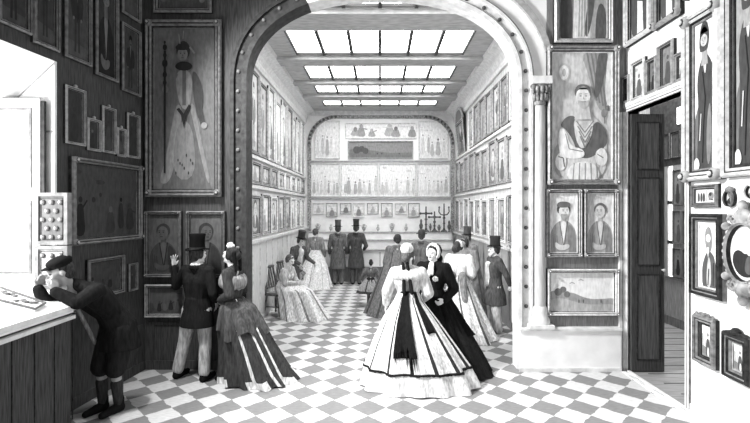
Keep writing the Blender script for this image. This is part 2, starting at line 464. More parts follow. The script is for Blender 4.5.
# picture rails and dados of the gallery
RAIL = mat('picture_rail', .80, var=.1)
m = MB().use(RAIL)
for z in (3.13, 2.57): m.box(-XG, -XG + .05, YA2, YF, z - .03, z + .03)
m.box(-XG, -XG + .14, YA2, YF, 1.53, 1.58)
struct(m.build('trim_23'))
m = MB().use(RAIL)
for z in (3.69, 2.57): m.box(XG - .05, XG, YA2, YF, z - .03, z + .03)
m.box(XG - .10, XG, YA2, YF, 1.40, 1.44)
struct(m.build('trim_24'))
m = MB().use(mat('dado_boarding', .78, var=.1, stretch=(6, 6, .4)))
m.box(-XG, -XG + .10, YA2, YF, 0, 1.53)
m.use(RAIL)
for k in range(16): m.box(-XG + .10, -XG + .115, 6.6 + k * .5, 6.64 + k * .5, .15, 1.5)
struct(m.build('trim_25'))
m = MB().use(mat('dado_boarding_grey', .62, var=.1, stretch=(6, 6, .4)))
m.box(XG - .07, XG, YA2, YF, 0, 1.40)
for k in range(16): m.box(XG - .085, XG - .07, 6.6 + k * .5, 6.64 + k * .5, .15, 1.38)
struct(m.build('trim_26'))
# ------------------------------------------------------------------ pictures
class Wall:
    def __init__(s, O, U):
        s.O = Vector(O); s.U = Vector(U).normalized(); s.n = Vector((s.U.y, -s.U.x, 0)); s.ang = math.atan2(s.U.y, s.U.x)
    def pix(s, x, y):
        d = Vector(((x - CX) / F, 1, -(y - CY) / F)); C = Vector((0, 0, EYE))
        t = (s.O - C).dot(s.n) / d.dot(s.n); p = C + d * t
        return (p - s.O).dot(s.U), p.z
    def at(s, u, z, off=0.004):
        p = s.O + s.U * u + s.n * off; return Vector((p.x, p.y, z))
W_BACK = Wall((0, YA - .012, 0), (1, 0, 0))
W_LEFT = Wall(CORNER, (SPL.x, SPL.y, 0))
W_RIGHT = Wall((XR, 0, 0), (0, -1, 0))
W_GL = Wall((-XG, 0, 0), (0, 1, 0))
W_GR = Wall((XG, 0, 0), (0, -1, 0))
W_END = Wall((0, YF, 0), (1, 0, 0))
W_NEXT = Wall((XN, 0, 0), (0, -1, 0))

class Canvas:
    """flat painting: shapes in 0..1 coordinates laid over each other like coats of paint"""
    def __init__(s, w, h, bg):
        s.w, s.h, s.mb, s.y = w, h, MB(), 0.0
        s.mb.use(tone(bg)).add([s.pt(0, 0), s.pt(1, 0), s.pt(1, 1), s.pt(0, 1)], [(0, 1, 2, 3)])
    def pt(s, u, v): return ((u - .5) * s.w, s.y, v * s.h)
    def poly(s, pts, v):
        s.y -= .0006
        s.mb.use(tone(v)).add([s.pt(min(1, max(0, a)), min(1, max(0, b))) for a, b in pts], [tuple(range(len(pts)))]); return s
    def ell(s, cx, cy, rx, ry, v, n=18, rot=0):
        c, q = math.cos(rot), math.sin(rot)
        return s.poly([(cx + rx * math.cos(2 * math.pi * k / n) * c - ry * math.sin(2 * math.pi * k / n) * q, cy + rx * math.cos(2 * math.pi * k / n) * q + ry * math.sin(2 * math.pi * k / n) * c) for k in range(n)], v)
    def line(s, pts, wd, v):
        for (a, b), (c, d) in zip(pts[:-1], pts[1:]):
            dx, dy = (c - a) * s.w, (d - b) * s.h; L = math.hypot(dx, dy) or 1
            nx, ny = -dy / L * wd / 2 * s.w, dx / L * wd / 2 * s.w
            s.poly([(a + nx / s.w, b + ny / s.h), (a - nx / s.w, b - ny / s.h), (c - nx / s.w, d - ny / s.h), (c + nx / s.w, d + ny / s.h)], v)
        return s
    def smooth(s, pts, v, it=2):      # corner-cut outline for soft shapes
        for _ in range(it):
            q = []
            for (a, b), (c, d) in zip(pts, pts[1:] + pts[:1]):
                q += [(a * .75 + c * .25, b * .75 + d * .25), (a * .25 + c * .75, b * .25 + d * .75)]
            pts = q
        return s.poly(pts, v)

def face(c, cx, cy, r, skin, dark, look=0, beard=False):
    dark = dark * .5 + skin * .5
    ry = r * 1.3 * c.w / c.h
    c.ell(cx, cy, r, ry, skin)
    for sx in (-1, 1):
        c.ell(cx + (sx * .38 + look * .25) * r, cy + .12 * ry, r * .17, ry * .08, dark)
        c.line([(cx + (sx * .38 - .2 + look * .25) * r, cy + .32 * ry), (cx + (sx * .38 + .2 + look * .25) * r, cy + .34 * ry)], r * .12, dark)
    c.poly([(cx + look * .3 * r - .03 * r, cy + .1 * ry), (cx + look * .45 * r + .16 * r, cy - .26 * ry), (cx + look * .3 * r - .1 * r, cy - .26 * ry)], dark * .6 + skin * .4)
    if beard:
        c.smooth([(cx - .75 * r, cy - .3 * ry), (cx, cy - .38 * ry), (cx + .75 * r, cy - .3 * ry), (cx + .5 * r, cy - 1.15 * ry), (cx, cy - 1.45 * ry), (cx - .5 * r, cy - 1.15 * ry)], dark * .75 + skin * .25)
    c.line([(cx - .25 * r + look * .2 * r, cy - .52 * ry), (cx + .25 * r + look * .2 * r, cy - .52 * ry)], r * .14, dark)

def p_bust(bg, coat, skin, hair, look=0, beard=False, hat=None):
    def f(c):
        k = c.w / c.h; r = .185; y = .69
        dk = hair * .6 + skin * .4
        c.smooth([(-.05, .5), (.2, .9), (.5, 1.02), (.1, 1.05), (-.05, .9)], bg * .93)
        c.smooth([(.36, .54), (.64, .54), (.84, .46), (1.0, .30), (1.06, -.2), (-.06, -.2), (.0, .30), (.16, .46)], coat, 3)
        c.smooth([(.62, .50), (.84, .44), (1.0, .2), (1.0, -.1), (.70, -.1)], coat * .85)
        c.poly([(.415, .66), (.585, .66), (.60, .48), (.40, .48)], skin * .9)
        c.smooth([(.36, .53), (.64, .53), (.56, .22), (.5, .06), (.44, .22)], min(.95, skin * 1.05))
        c.line([(.36, .53), (.50, .12)], .035, coat * .7); c.line([(.64, .53), (.52, .12)], .035, coat * .7)
        for q in range(3): c.line([(.12 + .07 * q, .34 - .02 * q), (.16 + .07 * q, .04)], .018, coat * .8)
        c.smooth([(.2, .2), (.4, .12), (.7, .16), (.72, .08), (.4, .03), (.18, .1)], skin * .92)
        c.smooth([(.5 - r * 1.25, y - .1 * k), (.5 - r * 1.3, y + r * 1.2 * k), (.5, y + r * 2.0 * k), (.5 + r * 1.3, y + r * 1.2 * k), (.5 + r * 1.25, y - .1 * k)], hair)
        face(c, .5 + look * .02, y, r, skin, min(hair, .35 * skin), look, beard)
        if hat is not None: c.smooth([(.5 - r * 1.5, y + r * .75 * k), (.5 + r * 1.4, y + r * .85 * k), (.5 + r * 1.2, y + r * 1.9 * k), (.5 - r * 1.1, y + r * 2.0 * k)], hat)
    return f
def p_stand(bg, coat, skin, legs, floor):
    def f(c):
        r = .085
        c.poly([(0, 0), (1, 0), (1, .12), (0, .16)], floor)
        c.smooth([(.34, .72), (.66, .72), (.74, .40), (.62, .34), (.38, .34), (.27, .40)], coat)
        c.poly([(.38, .38), (.49, .38), (.46, .05), (.37, .05)], legs); c.poly([(.52, .38), (.63, .38), (.64, .05), (.55, .05)], legs)
        c.line([(.34, .68), (.24, .50), (.32, .38)], .10, coat); c.line([(.66, .68), (.76, .52), (.70, .38)], .10, coat)
        c.ell(.33, .37, .04, .018, skin); c.ell(.69, .37, .04, .018, skin)
        c.poly([(.45, .74), (.55, .74), (.5, .52)], min(.95, skin * 1.1))
        c.ell(.5, .83, .105, .08, coat * .8); face(c, .5, .80, r, skin, coat * .5)
        c.line([(.5, .5), (.5, .36)], .02, coat * .5)
    return f
def p_land(sky, hill, near):
    def f(c):
        c.smooth([(0, .9), (.3, .97), (.6, .9), (.8, .95), (1, .9), (1, .75), (.5, .72), (0, .78)], min(.97, sky * 1.08))
        c.smooth([(-.1, .0), (-.1, .44), (.08, .56), (.2, .46), (.34, .5), (.52, .36), (.7, .30), (1.1, .36), (1.1, .0)], hill)
        c.smooth([(-.1, -.1), (-.1, .26), (.15, .36), (.36, .26), (.6, .16), (1.1, .2), (1.1, -.1)], near)
        for x, y, r in ((.12, .50, .06), (.2, .56, .05), (.26, .44, .05)): c.ell(x, y, r, r * c.w / c.h, hill * .75)
        for x in (.45, .52, .8): c.ell(x, .26, .012, .05, near * .6)
        c.line([(.3, .72), (.34, .75), (.38, .72)], .012, hill); c.line([(.44, .8), (.48, .83), (.52, .8)], .012, hill)
    return f
def p_crowd(seed, bg, lo, hi, n=9, big=1.0):
    def f(c):
        R = random.Random(seed)
        c.poly([(0, 0), (1, 0), (1, .16), (0, .2)], bg * .9)
        for k in range(n):
            x = (k + .5 + R.uniform(-.3, .3)) / n; h = R.uniform(.34, .58) * big; w = min(.1, .42 / n) * R.uniform(.8, 1.3); v = R.uniform(lo, hi)
            b = R.uniform(.03, .14)
            c.smooth([(x - w, b), (x + w, b), (x + w * .6, b + h * .62), (x + w * .45, b + h * .8), (x - w * .45, b + h * .8), (x - w * .6, b + h * .62)], v)
            c.ell(x, b + h * .9, w * .36, w * .42 * c.w / c.h, R.uniform(lo * .7, hi))
            if R.random() < .5: c.line([(x + w * .4, b + h * .7), (x + w * 1.2, b + h * R.uniform(.4, 1.0))], w * .25, v)
        for k in range(4): c.ell(R.random(), R.uniform(.68, .94), R.uniform(.03, .1), R.uniform(.015, .04), R.uniform(lo, hi) * .5 + bg * .5)
    return f
def p_small(seed, bg, lo, hi):
    def f(c):
        R = random.Random(seed); v = R.uniform(lo, hi); x = R.uniform(.42, .58); t = R.uniform(.58, .74)
        c.smooth([(0, 0), (1, 0), (1, R.uniform(.2, .4)), (.5, R.uniform(.15, .35)), (0, R.uniform(.2, .4))], (bg + v) / 2)
        c.smooth([(x - .3, .02), (x + .3, .02), (x + .2, t * .6), (x + .14, t * .85), (x - .14, t * .85), (x - .2, t * .6)], v)
        c.ell(x, t, .11, .13 * c.w / c.h, (lo + bg) / 2 if R.random() < .5 else hi)
        c.ell(x + R.uniform(-.3, .3), R.uniform(.8, .92), .14, .05, (bg * 2 + v) / 3)
    return f

def framed(wall, u, z, w, h, fw, fd, fm, bg, paint, label, group=None, bosses=None, crest=None, name='framed_picture', tilt=0.0, cat='picture', inner=None):
    """u, z: centre line and lower edge on the wall; w, h: outer size; fw, fd: frame width and depth"""
    root = empty(name, wall.at(u, z)); root.rotation_euler = (tilt, 0, wall.ang)
    tag(root, label, cat, group)
    prof_ = [(0, 0), (0, .55), (.12, .85), (.28, 1.0), (.42, .72), (.55, .66), (.70, .82), (.82, .55), (1, .36), (1, .12)]
    m = MB().use(fm); n = len(prof_); v = []
    for cx_, cz_ in ((-1, 0), (1, 0), (1, 1), (-1, 1)):
        for a, d in prof_:
            v.append((cx_ * (w / 2 - a * fw), -d * fd, (fw * a) if cz_ == 0 else h - fw * a))
    base = len(m.v); m.v += v; edge = BLACKISH if fm is not BLACKISH else GILT_D
    for q in range(4):
        a, b = q * n, ((q + 1) % 4) * n
        for k in range(n - 1):
            m.use(edge if k in (0, 4, 7) and W_END is not wall else fm)
            m.f.append([base + a + k, base + a + k + 1, base + b + k + 1, base + b + k]); m.mi.append(m.cur); m.sm.append(False)
    if inner is not None:            # a pale or dark slip inside the gilding
        m.use(inner); s_ = .16 * fw
        x, z0, z1 = w / 2 - fw, fw, h - fw
        for a in ((-x, x, z0, z0 + s_), (-x, x, z1 - s_, z1), (-x, -x + s_, z0 + s_, z1 - s_), (x - s_, x, z0 + s_, z1 - s_)):
            m.box(a[0], a[1], -.30 * fd, -.13 * fd, a[2], a[3])
    m.build('frame', root)
    iw, ih = w - 2 * fw, h - 2 * fw
    c = Canvas(iw, ih, bg); paint(c)
    cv = c.mb.build('canvas', root); cv.location = (0, -.14 * fd, fw)
    if bosses:
        first = None
        for sx in (-1, 1):
            for zz in (fw * .5, h - fw * .5):
                if first is None:
                    b = MB().use(GILT_M if fm is GILT_L else fm); r = fw * bosses
                    b.ell((0, -fd * .75, 0), (r, fd * .55, r), None, 14, 7)
                    b.use(BLACKISH).ell((0, -fd * 1.12, 0), (r * .62, fd * .2, r * .62), None, 12, 6); b.use(GILT_L if fm is not GILT_D else GILT_M).ell((0, -fd * 1.25, 0), (r * .38, fd * .25, r * .38), None, 10, 6)
                    ob = b.build('corner_boss', root); first = ob
                else:
                    ob = first.copy(); COL.objects.link(ob); ob.parent = root
                ob.location = (sx * (w / 2 - fw * .5), 0, zz)
    if crest:
        b = MB().use(fm)
        if crest == 'scroll':
            for k in (-1, -.45, .45, 1):
                x = k * w * .36; r = .05 * w if abs(k) > .6 else .065 * w
                pts = [(x + r * (1 - t / 14) * math.cos(t * .75), -fd * .5, h + r + r * (1 - t / 14) * math.sin(t * .75)) for t in range(10)]
                b.tube(pts, .018 * w + .004, 6)
            b.ell((0, -fd * .5, h + .07 * w), (.07 * w, fd * .4, .075 * w))
            b.box(-w * .44, w * .44, -fd * .7, -.005, h - .004, h + .012)
        elif crest == 'shell':
            for k in range(7):
                a = math.pi * k / 6; b.ell((.11 * w * math.cos(a), -fd * .5, h + .03 * w + .12 * w * math.sin(a)), (.05 * w, fd * .4, .05 * w))
            b.ell((0, -fd * .6, h + .05 * w), (.12 * w, fd * .5, .11 * w))
            b.prism([(-w * .46, h - .005), (w * .46, h - .005), (w * .30, h + .06 * w), (-w * .30, h + .06 * w)], -fd * .8, -.004)
        elif crest == 'round':
            b.prism([(w / 2 * math.cos(math.pi * k / 16), h - .002 + w * .34 * math.sin(math.pi * k / 16)) for k in range(17)], -fd * .7, -.004)
            b.use(tone(.45)).prism([((w / 2 - fw) * math.cos(math.pi * k / 16), h + (w * .34 - fw) * math.sin(math.pi * k / 16)) for k in range(17)], -fd * .74, -fd * .7)
        elif crest == 'knob':
            b.ell((0, -fd * .5, h + .012), (.05 * w + .008, fd * .45, .02)); 
        b.build('crest', root)
    return root

def hung(wall, x0, x1, yt, yb, fw, fd, fm, bg, paint, label, at=0, **kw):
    """place by the outline read off the view: x0, x1 the two sides, yt, yb the edges at side x0 (at=0) or x1 (at=1)"""
    ua, ub = wall.pix(x0, CY)[0], wall.pix(x1, CY)[0]
    xe = x1 if at else x0
    zt, zb = wall.pix(xe, yt)[1], wall.pix(xe, yb)[1]
    return framed(wall, (ua + ub) / 2, zb, abs(ub - ua), zt - zb, fw, fd, fm, bg, paint, label, **kw)

def oval(wall, x0, x1, yt, yb, fm, label, tone_bg, paint, fd=.05, ornate=False, band=.16):
    ua, ub = wall.pix(x0, CY)[0], wall.pix(x1, CY)[0]
    zt, zb = wall.pix(x0, yt)[1], wall.pix(x0, yb)[1]
    w, h = abs(ub - ua), zt - zb
    root = empty('oval_framed_picture', wall.at((ua + ub) / 2, zb)); root.rotation_euler = (0, 0, wall.ang); tag(root, label, 'picture')
    m = MB().use(fm); N = 40; pr = [(1, 0), (1, .6), (1 - band * .3, 1.0), (1 - band * .6, .6), (1 - band * .8, .75), (1 - band, .15)]
    v = [(w / 2 * q * math.cos(2 * math.pi * k / N), -fd * d, h / 2 + (h / 2 - w / 2 + w / 2 * q) * math.sin(2 * math.pi * k / N)) for k in range(N) for q, d in pr]
    n = len(pr); m.v += v
    for k in range(N):
        for j in range(n - 1):
            m.use(BLACKISH if j in (0, 4) else fm); m.f.append([k * n + j, k * n + j + 1, ((k + 1) % N) * n + j + 1, ((k + 1) % N) * n + j]); m.mi.append(m.cur); m.sm.append(False)
    m.build('frame', root)
    iw, ih = w * (1 - band), h - w * band
    c = Canvas(iw, ih, tone_bg)
    c.mb = MB(); c.mb.use(tone(tone_bg)); c.y = 0
    c.ell(.5, .5, .5, .5, tone_bg, 40); paint(c)
    cv = c.mb.build('canvas', root); cv.location = (0, -fd * .2, (h - ih) / 2)
    b = MB().use(fm)
    if ornate:
        for k in range(28):
            a = 2 * math.pi * k / 28; b.ell((w / 2 * 1.02 * math.cos(a), -fd * .5, h / 2 + h / 2 * 1.0 * math.sin(a)), (.028, fd * .4, .028), None, 8, 5)
        for sgn, base in ((1, h), (-1, 0)):
            b.ell((0, -fd * .6, base + sgn * .05), (.085, fd * .6, .075)); b.ell((0, -fd * .6, base + sgn * .14), (.05, fd * .5, .055))
            for sx in (-1, 1):
                pts = [(sx * (.11 + .055 * (1 - t / 12) * math.cos(t * .8)), -fd * .6, base + sgn * (.02 + .055 * (1 - t / 12) * math.sin(t * .8))) for t in range(9)]
                b.tube(pts, .017, 6); b.ell((sx * .2, -fd * .5, base - sgn * .05), (.05, fd * .5, .04))
    else:
        b.tube([(.22 * w * math.cos(math.pi * k / 8), -fd * .5, h + .18 * w * math.sin(math.pi * k / 8)) for k in range(9)], .014, 6)
        b.ell((0, -fd * .5, h + .0), (.05, fd * .5, .03))
    b.build('crest', root)
    return root

# --- wall with the window, dark pictures
def p_dark(seed): return p_small(seed, .26, .17, .36)
hung(W_LEFT, -6, 29, -60, 36, .05, .05, GILT_D, .24, p_stand(.24, .16, .34, .18, .28), 'dim tall picture above the window head, cut by the edge of the view', at=1)
hung(W_LEFT, 30, 57, -75, 53, .05, .05, GILT_D, .24, p_stand(.24, .15, .36, .2, .30), 'dim tall standing portrait above the inner end of the window', at=1)
hung(W_LEFT, 62, 89, -60, 56, .045, .05, GILT_D, .28, p_stand(.28, .2, .38, .22, .32), 'tall dark full-length portrait, first past the window in the upper row', at=0)
hung(W_LEFT, 93, 116, -45, 74, .045, .05, GILT_D, .25, p_bust(.25, .18, .42, .15), 'tall dark portrait with a pale face, second past the window in upper row')
hung(W_LEFT, 119.5, 138.5, 21, 90, .04, .05, GILT_D, .28, p_stand(.28, .2, .34, .22, .30), 'narrow dark picture in the upper row, hung next to the room corner')
hung(W_LEFT, 119.5, 138.5, -50, 12, .04, .05, GILT_D, .28, p_small(77, .28, .2, .36), 'narrow dark picture high in the corner, above another narrow one')
for i, (a, b_, t, d, sd, lb) in enumerate((
        (63, 83.5, 84, 143, 3, 'largest of five small dark pictures in a row beside the window, scrolled top'),
        (85, 99, 117, 150, 4, 'short square-looking dark picture, second of the row beside the window'),
        (100, 114, 105, 152, 5, 'tall narrow dark picture, middle one of the row beside the window'),
        (115, 124, 127, 156, 6, 'tiniest dark picture, fourth of the row beside the window'),
        (125, 138, 112, 157, 7, 'narrow dark picture ending the small row, close to the room corner'))):
    hung(W_LEFT, a, b_, t, d, .035, .04, GILT_M, .24, p_dark(sd), lb, group='row of small pictures beside the window', crest='knob')
hung(W_LEFT, 68, 138.5, 156, 246, .07, .07, GILT_D, .27, p_crowd(12, .30, .14, .34, 6, 1.1), 'large dark group painting in a bossed frame behind the medal boards', bosses=.55)
hung(W_LEFT, 85, 122, 260, 302, .05, .05, GILT_D, .28, p_crowd(13, .3, .18, .36, 4), 'dark wide picture hung low behind the stooping boy')
hung(W_LEFT, 127, 136, 264, 292, .03, .035, GILT_D, .28, p_dark(9), 'very small dark upright picture low by the room corner')

# --- dark pier beside the arch
def p_king(c):
    sk, rb, lt, dk = .46, .36, .50, .18
    c.poly([(0, 0), (1, 0), (1, .07), (0, .1)], .42)
    c.smooth([(.40, .56), (.60, .56), (.78, .25), (.92, .03), (.98, -.02), (.10, -.02), (.16, .04), (.30, .3)], rb)      # spreading robe
    c.smooth([(.38, .54), (.47, .50), (.40, .3), (.28, .04), (.06, .03), (.20, .2), (.30, .42)], lt)                    # pale ermine edge
    c.smooth([(.58, .52), (.66, .40), (.86, .05), (.94, .03), (.78, .30), (.66, .54)], lt * .95)
    c.smooth([(.36, .42), (.64, .42), (.70, .06), (.30, .06)], .46)
    for k in range(9): c.ell(.36 + .035 * k, .10 + .03 * (k % 3) + .05 * (k % 2), .012, .010, .25)
    c.smooth([(.34, .74), (.64, .74), (.62, .54), (.52, .48), (.40, .54)], .52)                                          # breast
    c.line([(.5, .74), (.5, .52)], .06, .36)
    c.smooth([(.63, .76), (.80, .66), (.82, .52), (.74, .40), (.64, .60)], .26)                                          # dark arm
    c.line([(.70, .58), (.80, .42), (.82, .40)], .09, .26); c.ell(.83, .395, .05, .02, lt)
    c.line([(.36, .72), (.22, .62), (.20, .60)], .10, .40); c.ell(.19, .62, .05, .025, sk)                               # hand on the staff
    c.poly([(.165, .10), (.195, .10), (.205, .86), (.165, .86)], dk)
    for y, r in ((.88, .035), (.83, .03), (.78, .045), (.71, .035), (.66, .03), (.91, .018)): c.ell(.185, y, r, r * .55, dk)
    c.line([(.40, .50), (.50, .45), (.60, .52)], .05, dk); c.poly([(.45, .46), (.55, .46), (.50, .38)], dk)
    c.smooth([(.34, .76), (.42, .79), (.58, .79), (.66, .76), (.58, .735), (.42, .735)], dk)
    c.ell(.49, .86, .115, .058, .22); face(c, .48, .835, .085, sk, .14); c.line([(.60, .88), (.68, .84)], .03, lt)
    c.smooth([(.36, .885), (.48, .91), (.60, .885), (.58, .86), (.38, .86)], .20)
    c.line([(.42, .96), (.44, .90)], .02, lt); c.line([(.5, .98), (.49, .93)], .015, lt)
hung(W_BACK, 147, 223, 21, 197, .105, .09, GILT_D, .40, p_king, 'tall dark full-length painting of a robed ruler holding a long staff', bosses=.45)
hung(W_BACK, 155, 213, -62, 14, .07, .07, GILT_D, .36, p_crowd(3, .36, .24, .46, 4), 'dark picture hung high above the robed ruler painting')
hung(W_BACK, 145.5, 182.5, 211, 277, .055, .06, GILT_D, .36, p_bust(.36, .27, .34, .24, -1), 'dim half-length portrait, the one next to the corner above the raised hand', bosses=.4)
hung(W_BACK, 187, 226, 211, 277, .055, .06, GILT_D, .36, p_bust(.36, .26, .33, .22, 1), 'dim half-length portrait behind the tall black hat', bosses=.4)
hung(W_BACK, 146, 187, 284, 317, .05, .06, GILT_M, .36, p_crowd(21, .36, .2, .40, 5, .9), 'low dim landscape-shaped picture hung behind the man in black')

# --- grey pier beside the doorway
def p_noble(c):
    c.smooth([(.46, 1.02), (1.02, 1.02), (1.02, .56), (.92, .62), (.84, .52), (.72, .60), (.62, .80)], .66)       # hanging drapery
    for k in range(5): c.line([(.58 + .07 * k, 1.0), (.74 + .05 * k, .62 - .02 * k)], .03, .52)
    c.smooth([(.76, 1.02), (.95, 1.02), (.82, .70), (.72, .62), (.70, .72)], .42)
    c.smooth([(.92, 1.02), (1.02, 1.02), (1.02, .56), (.86, .60)], .93)
    c.ell(.20, .84, .10, .075, .74); c.ell(.20, .84, .075, .058, .90); c.ell(.20, .84, .03, .032, .68)             # small oval in the picture's corner
    c.ell(.86, .52, .05, .035, .55); c.ell(.90, .56, .03, .02, .5); c.line([(.86, .5), (.87, .44)], .02, .5)
    c.smooth([(.04, .02), (.02, .26), (.2, .30), (.34, .02)], .66)                                                  # chair back
    c.smooth([(.22, .46), (.42, .52), (.62, .52), (.82, .44), (.92, .28), (.86, -.02), (.10, -.02), (.12, .28)], .80)
    c.smooth([(.12, .42), (.24, .50), (.40, .50), (.34, .42), (.46, .30), (.58, .30), (.70, .47), (.86, .42), (.94, .30), (.80, .22), (.60, .16), (.42, .18), (.36, .30), (.22, .40)], .42)   # grey mantle
    c.smooth([(.36, .48), (.54, .38), (.68, .48), (.66, .34), (.50, .22), (.38, .32)], .86)
    for k in range(4): c.line([(.40 + .02 * k, .46 - .04 * k), (.54, .37 - .04 * k), (.68 - .02 * k, .46 - .04 * k)], .018, .55)
    c.smooth([(.10, .40), (.22, .40), (.30, .26), (.52, .24), (.54, .17), (.24, .16), (.10, .22)], .93)             # bare arm across
    c.line([(.22, .36), (.28, .24), (.5, .22)], .015, .5)
    c.smooth([(.70, .22), (.84, .26), (.92, .18), (.86, .10), (.72, .12)], .92); c.line([(.74, .20), (.84, .17)], .015, .5)
    c.ell(.14, .14, .09, .07, .88); c.line([(.10, .18), (.18, .17), (.2, .1)], .018, .4)
    c.smooth([(.28, .13), (.70, .15), (.82, -.02), (.22, -.02)], .92)
    for k in range(5): c.line([(.36 + .09 * k, .13), (.34 + .10 * k, .0)], .018, .62)
    c.poly([(.41, .60), (.59, .60), (.64, .47), (.36, .47)], .82)
    c.smooth([(.375, .64), (.36, .70), (.42, .745), (.58, .745), (.64, .70), (.625, .64)], .45); face(c, .5, .645, .118, .92, .28, .2); c.smooth([(.40, .622), (.47, .612), (.53, .612), (.61, .622), (.58, .575), (.505, .545), (.43, .575)], .74); c.line([(.47, .607), (.55, .607)], .014, .55)
    c.smooth([(.40, .70), (.5, .735), (.61, .70), (.58, .715), (.5, .72), (.42, .715)], .7)
hung(W_BACK, 546, 617, 47.5, 185, .07, .09, GILT_M, .80, p_noble, 'large pale painting of a bearded seated man in a draped mantle', bosses=.62, inner=GILT_L)
def p_drape(c):
    c.poly([(0, 0), (.30, 0), (.34, 1), (0, 1)], .52); c.smooth([(.02, -.1), (.3, -.1), (.28, .5), (.05, .55)], .32)
    c.poly([(.30, 0), (.66, 0), (.72, 1), (.36, 1)], .90); c.smooth([(.62, .0), (.78, .4), (.76, 1.02), (.68, 1.02), (.66, .5), (.52, .05)], .42)
    c.poly([(.76, .1), (1, .05), (1, 1), (.80, 1)], .70); c.smooth([(.74, -.1), (.98, -.1), (1, .3), (.8, .36)], .40)
    for k in range(4): c.line([(.42 + .06 * k, .02), (.46 + .05 * k, .9)], .02, .66)
hung(W_BACK, 553, 611, -70, 44, .065, .08, GILT_L, .7, p_drape, 'pale tall picture of white drapery hung above the bearded seated man')
hung(W_BACK, 545, 581, 189, 257, .055, .06, GILT_M, .90, p_bust(.9, .62, .86, .3, .8, True, .42), 'half-length bearded soldier in a cap, under the bearded seated man', bosses=.5, inner=GILT_L)
hung(W_BACK, 582.5, 617, 189, 257, .055, .06, GILT_M, .88, p_bust(.88, .66, .82, .45, -.8), 'half-length veiled woman beside the bearded soldier portrait', bosses=.5, inner=GILT_L)
hung(W_BACK, 546, 617, 268.5, 315, .055, .07, GILT_L, .95, p_land(.93, .62, .70), 'pale misty landscape in a wide frame above the white dado', bosses=.5)

# --- white wall beside and over the doorway
def p_grand(bg, fig):
    def f(c):
        c.smooth([(0, -.05), (0, .5), (.3, .62), (.5, .5), (.8, .6), (1.02, .5), (1.02, -.05)], .34)
        c.smooth([(.3, -.05), (.34, .5), (.5, .66), (.66, .5), (.7, -.05)], fig); c.poly([(.36, .34), (.62, .30), (.66, .02), (.34, .02)], .92); c.ell(.5, .76, .1, .07, .9)
    return f
hung(W_RIGHT, 629, 655.5, -62, 48, .075, .09, GILT_L, .62, p_grand(.6, .3), 'tall picture in a heavy pale frame, high above the door head', inner=BLACKISH)
hung(W_RIGHT, 657.5, 685, -70, 31, .075, .09, GILT_M, .58, p_grand(.5, .5), 'tall picture with round corner bosses, high over the doorway', inner=BLACKISH, bosses=.65)
hung(W_RIGHT, 689, 706, -90, 1, .06, .09, GILT_D, .4, p_dark(31), 'dark picture hung high above the long slender portrait, mostly out of view')
for a, b_, t, d, fm, bg, sd, lb in (
        (624.6, 632.5, 78, 105, GILT_M, .62, 41, 'first of five small pictures on the door head, half hidden in the corner'),
        (634, 648, 64, 102, GILT_L, .80, 42, 'second small picture on the door head, pale with a rounded top'),
        (648.5, 660, 61, 96, GILT_M, .45, 43, 'third small picture on the door head, dark figures on pale ground'),
        (661, 677, 47, 91, GILT_M, .50, 44, 'tallest of the five small pictures leaning on the door head'),
        (677.5, 687.5, 55, 84, GILT_M, .92, 45, 'last small picture on the door head, a black figure on white')):
    hung(W_RIGHT, a, b_, t, d, .045, .06, fm, bg, p_small(sd, bg, .18, .5), lb, group='small pictures on the door head', inner=BLACKISH)
def p_lady(bg):
    def f(c):
        c.smooth([(-.05, -.05), (-.05, .30), (.3, .5), (.72, .56), (1.05, .42), (1.05, -.05)], .42)
        c.smooth([(.10, -.05), (.22, .40), (.12, .62), (.34, .76), (.60, .78), (.94, .64), (.82, .42), (.74, .2), (.78, -.05)], .27)
        c.smooth([(.55, .30), (.75, .5), (.78, .1), (.6, .0)], .48); c.line([(.40, .66), (.52, .48), (.45, .3), (.40, .05)], .05, .14)
        c.smooth([(.38, .78), (.50, .72), (.60, .78), (.52, .60)], .80)
        c.poly([(.38, .84), (.58, .84), (.64, .70), (.34, .70)], .62); c.smooth([(.27, .80), (.26, .90), (.36, .99), (.60, .99), (.70, .90), (.66, .82), (.58, .79), (.36, .79)], .30); face(c, .47, .865, .15, .74, .22, -.3); c.smooth([(.30, .90), (.48, .985), (.68, .90), (.6, .94), (.48, .955), (.36, .94)], .18)
        c.line([(.36, .38), (.30, .2)], .04, .75); c.smooth([(.0, .06), (.2, .1), (.34, .02), (.0, -.02)], .8)
    return f
hung(W_RIGHT, 689, 727, 20, 182, .105, .10, GILT_L, .93, p_lady(.9), 'tall slender portrait of a dark-robed figure on white, beside the doorway', bosses=.62, inner=GILT_D)
hung(W_RIGHT, 728.5, 775, -30, 178, .10, .10, GILT_L, .60, p_lady(.6), 'tall dark-robed portrait cut by the edge of the view', inner=BLACKISH)
def p_two(c):
    c.poly([(0, 0), (1, 0), (1, 1), (0, 1)], .55); c.poly([(.02, .03), (.48, .03), (.48, .97), (.02, .97)], .84); c.poly([(.52, .03), (.98, .03), (.98, .97), (.52, .97)], .80)
    for x in (.12, .26, .39): c.smooth([(x - .06, .05), (x + .06, .05), (x + .05, .75), (x - .05, .75)], .3)
    c.ell(.75, .5, .14, .3, .5); c.ell(.72, .62, .07, .14, .25); c.line([(.64, .25), (.86, .2)], .04, .3)
hung(W_RIGHT, 694.5, 721.5, 185.5, 207.5, .05, .05, GILT_D, .5, p_two, 'small wide double picture under the slender portrait', inner=GILT_L)
oval(W_RIGHT, 727.5, 737.5, 190, 207, GILT_D, 'small oval portrait with a looped hanger, under the tall framed portraits', .75, p_bust(.7, .25, .5, .2), .05)
oval(W_RIGHT, 749, 763, 184, 200, GILT_L, 'small pale oval frame cut by the edge of the view', .85, p_bust(.8, .45, .7, .4), .05)
